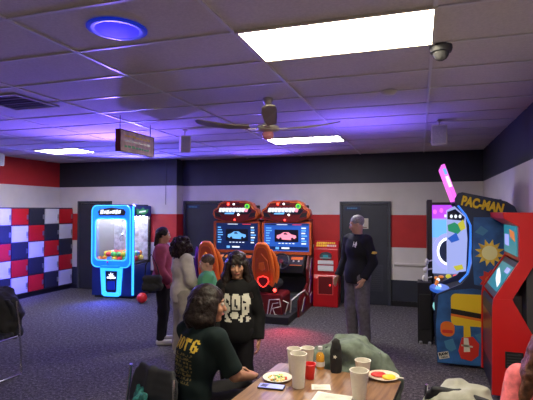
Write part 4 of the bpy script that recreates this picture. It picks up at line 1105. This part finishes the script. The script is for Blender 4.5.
# phone
t = empty('smartphone', (-.90, 2.855, ZT), math.radians(4), 'smartphone lying on the table with a lit picture on its screen', 'phone')
b = MB(); b.prism(rrect(-.085, .085, -.04, .04, .010), .0, .010, 'z', 'black'); b.build('phone_body', t, bevel=.002)
b = MB(); b.prism(rrect(-.080, .080, -.035, .035, .007), .010, .0108, 'z', 's_lav'); b.prism([(-.07, -.02), (-.03, -.028), (-.02, .02), (-.06, .025)], .0108, .0112, 'z', 's_dark'); b.prism([(.0, .0), (.03, -.02), (.06, .01), (.02, .025)], .0108, .0112, 'z', 's_paleblue'); b.build('phone_screen', t)
# papers
def paper(x, y, rz, w, l, lab, z=0):
    t = empty('paper_sheet', (x, y, ZT+z), rz, lab, 'paper')
    b = MB(); n = 8; vs = []; fs = []
    for i in range(n+1):
        for j in range(n+1):
            u, v = -w/2+w*i/n, -l/2+l*j/n; vs.append((u, v, .001+.003*(abs(math.sin(3*i/n+j/n*2)))))
    for i in range(n):
        for j in range(n): a = i*(n+1)+j; fs.append((a, a+n+1, a+n+2, a+1))
    b.add(vs, fs, 'paper'); b.build('sheet', t, smooth=60)
    b = MB()
    for k in range(7): b.box(-w*.38, w*(.1+.25*((k*37) % 7)/7), -l*.38+k*l*.11, -l*.36+k*l*.11, .0048, .0052, 'print')
    b.build('printing', t)
paper(-.50, 2.80, math.radians(-4), .22, .15, 'larger white printed paper near the bottom edge of the table', 0)
paper(-.60, 2.955, math.radians(14), .12, .09, 'small white printed slip above the larger paper on the table', .0)

# ---- chairs and jackets placed
stack_chair((-.50, 3.31, 0), 0, 'black stacking chair under the grey-green jacket at the far side of the table')
drape('jacket', (-.50, 3.31, 0), 0, 'grey-green jacket draped over the chair behind the table', 'jacket', 3, .25, .90, .50)
stack_chair((-4.58, 3.97, 0), 0, 'black stacking chair with metal sled legs at the left edge')
drape('jacket', (-4.66, 3.99, 0), 0, 'black jacket hanging over the chair at the left edge', 'blackmatte', 8, .20, .95, .36)
stack_chair((.165, 2.93, 0), math.radians(-24), 'black stacking chair under the pale grey jacket at bottom right', sz=.9)
drape('jacket', (.165, 2.93, 0), math.radians(-24), 'pale grey jacket over a chair at the bottom right', 'jacket2', 11, .18, .86, .38, sz=.9)
ca = math.radians(152)
stack_chair((-1.57, 2.83, 0), math.radians(158), 'black chair the woman in the dark green shirt sits on')

# ================================================================ PEOPLE
# man in black shirt
HAIRM[0] = 'hairgrey'
def hair_short(S, hp, HR, hs, J):
    S.ell(hp(0, .020, .040), np.array((.080, .096, .088))*hs, HR, k=.01)
    S.ell(hp(0, -.075, -.02), np.array((.066, .070, .072))*hs, HR, k=.012, op='sub')
    S.cutnear(hp(0, .0, -.035), HR@np.array((0, -.4, -1.)), .2)
    for q in (-1, 1): S.ell(hp(q*.085, -.006, -.02), np.array((.02, .034, .034))*hs, HR, k=.01, op='sub')
    S.wrinkle(.002, 90, 1)
man_yaw = math.radians(-38)
def logo_paint(J, R, s):
    def f(c):
        m = np.zeros(len(c))
        loc = (c-J['chest'])@R
        m[(loc[:, 1] < -.06) & (np.abs(loc[:, 0]-.075) < .026) & (np.abs(loc[:, 2]-.07) < .022+.02*np.sin(loc[:, 0]*160))] = 1
        return m
    return f
t, J, hp, HR, hs = person('man with grey hair in a black long-sleeved polo and grey jeans standing by the door', (-.84, 6.72, 0), man_yaw, 1.80,
    pose=dict(elR=(-.235, .0, 1.13), wrR=(-.255, -.13, .90), elL=(.25, .05, 1.13), wrL=(.20, -.08, .90), anL=(.13, .03, .085), toL=(.17, -.13, .03), anR=(-.09, .0, .085), toR=(-.10, -.17, .03), knL=(.115, -.01, .50)),
    head=(math.radians(-42), math.radians(14), 0), skin='skin_l', top='polo', bottom='jeans', hair=hair_short, w=1.12, topg=.022, h=.009, paint=logo_paint, pmats=['artwhite'], beard=True, botg=.026, hem=.04)
b = MB(); b.T = Matrix.Translation(Vector(J['elL']+(J['shL']-J['elL'])*.45+np.array((.068, 0, 0)))); b.prism([(-.045, -.01), (.0, -.02), (.04, -.01), (.045, .008), (.0, .02), (-.03, .016)], -.004, .014, 'x', 'artgold'); b.build('sleeve_emblem', t)

# girl in black hoodie
GR = ["00111000111100011110","01111101111110111111","11111101111110111111","11101101101110111111","11100101101110100111","11110101101110111111","01111001100110111110","00111101110110110110","00011101111110110110","00111100000000111110","01111001111000111110","01110011111100111100","00110011111101110000","00111001111001100110","00011100000011100111","00111110000001100110"]
def hoodie_paint(J, R, s):
    def f(c):
        loc = (c-J['chest'])@R
        u = ((loc[:, 0]+.15*s)/(.30*s)*20).astype(int); v = ((.075*s-loc[:, 2])/(.29*s)*16).astype(int)
        ok = (loc[:, 0] > -.15*s) & (loc[:, 0] < .15*s) & (loc[:, 2] < .075*s) & (v < 16) & (loc[:, 1] < -.02)
        u = np.clip(u, 0, 19); v = np.clip(v, 0, 15)
        G = np.array([[int(q) for q in r] for r in GR])
        return (ok & (G[v, u] == 1)).astype(int)
    return f
HAIRM[0] = 'hairdark'
def hair_long(S, hp, HR, hs, J):
    S.ell(hp(0, .018, .042), np.array((.088, .102, .088))*hs, HR, k=.01)
    for q in (-1, 1):
        for (x, y) in ((.072, -.030), (.085, .01), (.08, .05), (.045, .085), (.015, .095)):
            p0 = hp(q*x, y, .02); p1 = hp(q*(x+.030), y+.005, -.12); p2 = hp(q*(x+.055 if x > .05 else x+.02), y-.02 if y > 0 else y-.05, -.27)
            S.cone(p0, p1, .030*hs, .036*hs, k=.02); S.cone(p1, p2, .036*hs, .026*hs, k=.02)
    S.ell(hp(0, -.080, -.048), np.array((.050, .055, .076))*hs, HR, k=.01, op='sub')
    for i in range(7):   # fringe
        x = -.042+i*.014; S.cone(hp(x*.8, -.060, .095), hp(x*1.15, -.098, .036), .016*hs, .008*hs, k=.012)
    S.wrinkle(.0035, 60, 2)
person('girl with long dark hair and fringe in a black hoodie with a pale print', (-1.58, 3.97, 0), math.radians(16), 1.49,
    pose=dict(shL=(.150, .01, 1.385), shR=(-.150, .01, 1.385), chest=(0, .005, 1.25), neck=(0, .02, 1.45), elL=(.235, .04, 1.08), wrL=(.235, -.06, .84), elR=(-.235, .04, 1.08), wrR=(-.22, -.06, .86), head=(0, -.01, 1.62)),
    head=(math.radians(4), math.radians(8), 0), skin='skin_m', top='hoodie', bottom='blackpants', hair=hair_long, w=1.0, topg=.026, h=.0075, headscale=1.17, paint=hoodie_paint, pmats=['print_cream'], hem=.06)

# seated woman, dark green tee
F57 = {'O': ["01110", "11011", "11011", "11011", "11011", "11011", "01110"], 'T': ["11111", "11111", "01100", "01100", "01100", "01100", "01100"],
       '6': ["01110", "11011", "11000", "11110", "11011", "11011", "01110"]}
def tee_paint(J, R, s):
    rows = [' '.join([])]
    word_ = 'OOT6'
    G = np.zeros((7, 24), int)
    for i, ch in enumerate(word_):
        for r in range(7):
            for c in range(5): G[r, i*6+c] = int(F57[ch][r][c])
    rs = np.random.RandomState(3); small = (rs.rand(16, 26) > .45).astype(int)
    def f(c):
        loc = (c-J['chest'])@R
        back = loc[:, 1] > .0
        x = -loc[:, 0]; z = loc[:, 2]
        out = np.zeros(len(c), int)
        W_, Hh = .27*s, .085*s; z1 = .115*s
        u = ((x+W_/2)/W_*24); v = ((z1-z)/Hh*7)
        ok = back & (u >= 0) & (u < 24) & (v >= 0) & (v < 7)
        out[ok & (G[np.clip(v, 0, 6).astype(int), np.clip(u, 0, 23).astype(int)] == 1)] = 1
        z2 = .012*s; v2 = (z2-z)/(.20*s)*16; u2 = (x+.10*s)/(.20*s)*26
        ok2 = back & (u2 >= 0) & (u2 < 26) & (v2 >= 0) & (v2 < 16) & ((v2*1.0 % 2) < 1.3)
        out[ok2 & (small[np.clip(v2, 0, 15).astype(int), np.clip(u2, 0, 25).astype(int)] == 1)] = 2
        return out
    return f
def hair_bob(S, hp, HR, hs, J):
    S.ell(hp(0, .022, .040), np.array((.092, .108, .092))*hs, HR, k=.01)
    for q in (-1, 1):
        for (x, y) in ((.075, -.02), (.086, .02), (.078, .06), (.05, .095), (.018, .108)):
            p0 = hp(q*x, y, .02); p1 = hp(q*(x+.014), y+.012, -.09); p2 = hp(q*(x+.004), y-.0, -.155)
            S.cone(p0, p1, .032*hs, .036*hs, k=.025); S.cone(p1, p2, .036*hs, .018*hs, k=.025)
    S.ell(hp(0, -.085, -.045), np.array((.060, .070, .085))*hs, HR, k=.012, op='sub')
    S.wrinkle(.0035, 55, 6)
s_ = 1.0
person('seated woman with short dark hair, dark green shirt with yellow lettering', (-1.44, 2.90, 0), ca, 1.68,
    pose=dict(pel=(0, .06, .575), waist=(0, .06, .72), chest=(0, .0, .93), neck=(0, -.055, 1.115), head=(.0, -.10, 1.275),
              shL=(.175, -.03, 1.065), shR=(-.175, -.03, 1.065), elL=(.21, -.17, .80), elR=(-.22, -.16, .80), wrL=(.04, -.36, .74), wrR=(-.17, -.36, .73),
              hipL=(.09, .04, .57), hipR=(-.09, .04, .57), knL=(.02, -.42, .60), knR=(-.26, -.34, .61), anL=(.02, -.40, .13), anR=(-.27, -.30, .13), toL=(.0, -.56, .045), toR=(-.32, -.45, .045)),
    head=(math.radians(-36), math.radians(6), 0), skin='skin_m', top='tee', bottom='blackpants', hair=hair_bob, w=1.12, topg=.022, h=.006, sleeve=.86, headscale=1.12, paint=tee_paint, pmats=['teeyellow', 'teeyellow2'], curl=.7, hem=.0,
    handdir={'L': ((-.6, -.8, -.05), (0, 0, -1), (-.3, .6, .2)), 'R': ((.6, -.8, -.05), (0, 0, -1), (.3, .6, .2))})
# teal scarf on her chair
S = Sdf((-.3, -.2, -.1), (.3, .2, .5), .008)
rr = random.Random(8)
for i in range(9):
    x = -.13+i*.03; a = rr.uniform(-.02, .02)
    S.cone((x, .0+a, .30+rr.uniform(-.02, .03)), (x+a*2, .03+a, .12), .022, .026, k=.02); S.cone((x+a*2, .03+a, .12), (x-a, .02, .0+rr.uniform(0, .05)), .026, .018, k=.02)
S.wrinkle(.006, 50, 9); o = S.build('scarf', None, 'teal'); o.location = (-1.72, 2.62, .40); o.rotation_euler = (0, 0, math.radians(130)); tag(o, 'crumpled teal scarf hanging on the back of the seated woman\'s chair', 'scarf')

# woman with curly hair, off-white clothes, back to us
HAIRM[0] = 'haircurl'
def hair_curl(S, hp, HR, hs, J):
    S.ell(hp(0, .050, -.015), np.array((.160, .140, .170))*hs, HR, k=.02)
    rr = random.Random(12)
    for i in range(90):
        a = rr.uniform(0, 2*PI); c = rr.uniform(-1, .95); q = math.sqrt(1-c*c)
        x, y, z = .165*q*math.cos(a), .05+.145*q*math.sin(a), -.02+.175*c
        if y < -.05 and z < .07: continue
        S.ell(hp(x, y, z), np.array((.030, .030, .034))*hs, HR, k=.015)
    S.ell(hp(0, -.100, -.05), np.array((.058, .065, .085))*hs, HR, k=.012, op='sub')
    S.wrinkle(.004, 60, 3)
person('woman with big curly dark hair in off-white top and trousers, seen from behind', (-2.90, 5.40, 0), math.radians(138), 1.53,
    pose=dict(head=(0, -.02, 1.60), neck=(0, .01, 1.45), anL=(.13, .03, .085), anR=(-.13, .0, .085), knL=(.12, -.01, .5), knR=(-.12, -.02, .5), elR=(-.26, -.02, 1.15), wrR=(-.20, -.22, .98), elL=(.23, .0, 1.14), wrL=(.16, -.26, 1.06)),
    head=(math.radians(14), 0, 0), skin='skin_m', top='offwhite', bottom='offwhite2', shoes='shoewhite', hair=hair_curl, w=1.10, topg=.036, h=.009, hem=.06, botg=.034)
# person in maroon hoodie
HAIRM[0] = 'hairdark'
def hair_bun(S, hp, HR, hs, J):
    S.ell(hp(0, .025, .035), np.array((.088, .102, .092))*hs, HR, k=.01)
    for x in (-.06, -.02, .02, .06): S.cone(hp(x, .09, .0), hp(x*1.1, .10, -.15), .035*hs, .03*hs, k=.02)
    S.ell(hp(0, -.085, -.04), np.array((.060, .065, .085))*hs, HR, k=.012, op='sub'); S.wrinkle(.004, 50, 4)
t, J, hp, HR, hs = person('person in a pinkish maroon top and black leggings standing behind the curly haired woman', (-3.46, 5.85, 0), math.radians(112), 1.63,
    pose=dict(elL=(.24, -.02, 1.14), wrL=(.18, -.20, 1.0), elR=(-.24, .02, 1.14), wrR=(-.20, -.14, .93)),
    head=(math.radians(8), math.radians(6), 0), skin='skin_m', top='maroon', bottom='blackpants', shoes='shoewhite', hair=hair_bun, w=1.06, topg=.034, h=.010, hem=.03)
# black bag carried on a strap
t = empty('shoulder_bag', (-3.40, 5.48, .78), math.radians(30), 'black shoulder bag hanging beside the person in the maroon top', 'bag')
S = Sdf((-.17, -.10, -.02), (.17, .10, .32), .008); S.cone((-.09, 0, .07), (.09, 0, .07), .055, k=.05); S.cone((-.08, 0, .18), (.08, 0, .18), .05, k=.06); S.wrinkle(.004, 40, 2); S.build('bag_body', t, 'blackmatte')
b = MB(); b.tube([(-.10, 0, .20), (-.09, .02, .36), (-.02, .06, .50), (.05, .04, .36), (.10, 0, .20)], .007, 'blackmatte', 8); b.build('strap', t, smooth=1)

# boy in green
HAIRM[0] = 'hairboy'
person('small boy in a green shirt facing the curly haired woman', (-2.55, 5.38, 0), math.radians(-66), 1.29,
    pose=dict(elL=(.22, -.02, 1.14), wrL=(.18, -.18, .98), elR=(-.22, -.02, 1.14), wrR=(-.18, -.18, .98)),
    head=(math.radians(0), math.radians(10), 0), skin='skin_l', top='greentee', bottom='jeans', hair=hair_short, w=1.25, topg=.028, h=.009, sleeve=.8, headscale=1.28)

# person at the bottom right, long brown hair, pink top
HAIRM[0] = 'hairbrown'
def hair_vlong(S, hp, HR, hs, J):
    S.ell(hp(0, .020, .042), np.array((.092, .106, .092))*hs, HR, k=.01)
    for q in (-1, 1):
        for (x, y) in ((.070, -.03), (.085, .01), (.08, .05), (.045, .09), (.015, .10)):
            p0 = hp(q*x, y, .02); p1 = hp(q*(x+.035), y-.01, -.13); p2 = hp(q*(x+.09), y-.05, -.36)
            S.cone(p0, p1, .032*hs, .040*hs, k=.02); S.cone(p1, p2, .040*hs, .024*hs, k=.02)
    S.ell(hp(0, -.085, -.048), np.array((.052, .055, .076))*hs, HR, k=.01, op='sub')
    S.wrinkle(.004, 55, 2)
stack_chair((.655, 2.71, 0), math.radians(-24), 'black chair under the person in the pink top at the bottom right corner')
person('person with long brown hair in a coral pink top seated at the bottom right corner', (.655, 2.71, 0), math.radians(-24), 1.62,
    pose=dict(pel=(0, .06, .575), waist=(0, .06, .72), chest=(0, .03, .93), neck=(0, .0, 1.12), head=(.0, -.05, 1.28),
              shL=(.175, .0, 1.07), shR=(-.175, .0, 1.07), elL=(.21, -.10, .80), elR=(-.22, -.10, .80), wrL=(.12, -.30, .70), wrR=(-.12, -.30, .70),
              hipL=(.09, .04, .57), hipR=(-.09, .04, .57), knL=(.12, -.40, .58), knR=(-.12, -.40, .58), anL=(.12, -.38, .13), anR=(-.12, -.38, .13), toL=(.13, -.54, .045), toR=(-.13, -.54, .045)),
    head=(math.radians(10), math.radians(12), 0), skin='skin_m', top='pinktop', bottom='blackpants', hair=hair_vlong, w=1.05, topg=.022, h=.008, sleeve=.9, curl=.7,
    handdir={'L': ((-.2, -.9, -.1), (0, 0, -1), (-1, .1, 0)), 'R': ((.2, -.9, -.1), (0, 0, -1), (1, .1, 0))})

# ================================================================ LIGHT
def light(kind, name, loc, e, col, size=.1, target=None, spot=None, blend=.6):
    l = bpy.data.lights.new(name, kind); l.energy = e; l.color = col
    if kind == 'AREA': l.size = size
    else: l.shadow_soft_size = size
    if spot: l.spot_size = math.radians(spot); l.spot_blend = blend
    o = bpy.data.objects.new(name, l); COL.objects.link(o); o.location = loc
    if target: o.rotation_euler = (Vector(target)-Vector(loc)).to_track_quat('-Z', 'Y').to_euler()
    return o
BL = (.12, .10, 1); PU = (.17, .10, 1)
# spots for the blue / purple wash; claw and racing ones sit at machine tops
light('SPOT', 'blue_wash_claw', (-5.9, 8.8, 2.12), 170, BL, .05, (-5.2, 7.0, 3.0), 150)
light('SPOT', 'blue_wash_left', (-4.6, 6.2, 2.2), 120, PU, .05, (-4.4, 5.6, 3.0), 150)  # added ceiling wash, hangs free of any machine
light('SPOT', 'blue_wash_racing', (-2.98, 8.9, 2.15), 40, PU, .05, (-2.9, 7.9, 3.0), 150)
light('SPOT', 'purple_wash_right', (-.75, 6.1, 1.98), 45, PU, .05, (-.7, 6.1, 3.0), 120, 1)  # added purple wash in mid-air, no fixture behind it
light('SPOT', 'blue_wash_lockers', (-6.6, 6.2, 2.9), 520, (.10, .08, 1), .1, (-8.2, 6.9, 1.0), 62, 1)  # added spot tinting the lockers blue, no fixture modelled
light('SPOT', 'racing_red_glow', (-2.1, 7.40, .55), 60, (1, .06, .12), .08, (-1.8, 6.5, 0), 95, 1)
light('SPOT', 'claw_floor_glow', (-6.2, 8.25, .6), 70, (.05, .08, 1), .08, (-5.9, 7.6, 0), 110, 1)
light('SPOT', 'blue_locker_glow', (-6.9, 5.9, 1.6), 420, (.03, .03, 1), .1, (-7.95, 7.15, 1.0), 52, 1)  # added spot standing in for an unseen machine at the left
w = bpy.data.worlds.new('world'); SC.world = w; w.use_nodes = True
w.node_tree.nodes['Background'].inputs[0].default_value = (.30, .27, .33, 1)
w.node_tree.nodes['Background'].inputs[1].default_value = .05
SC.view_settings.view_transform = 'Standard'; SC.view_settings.look = 'None'
SC.view_settings.gamma = 1; SC.view_settings.exposure = 1.22
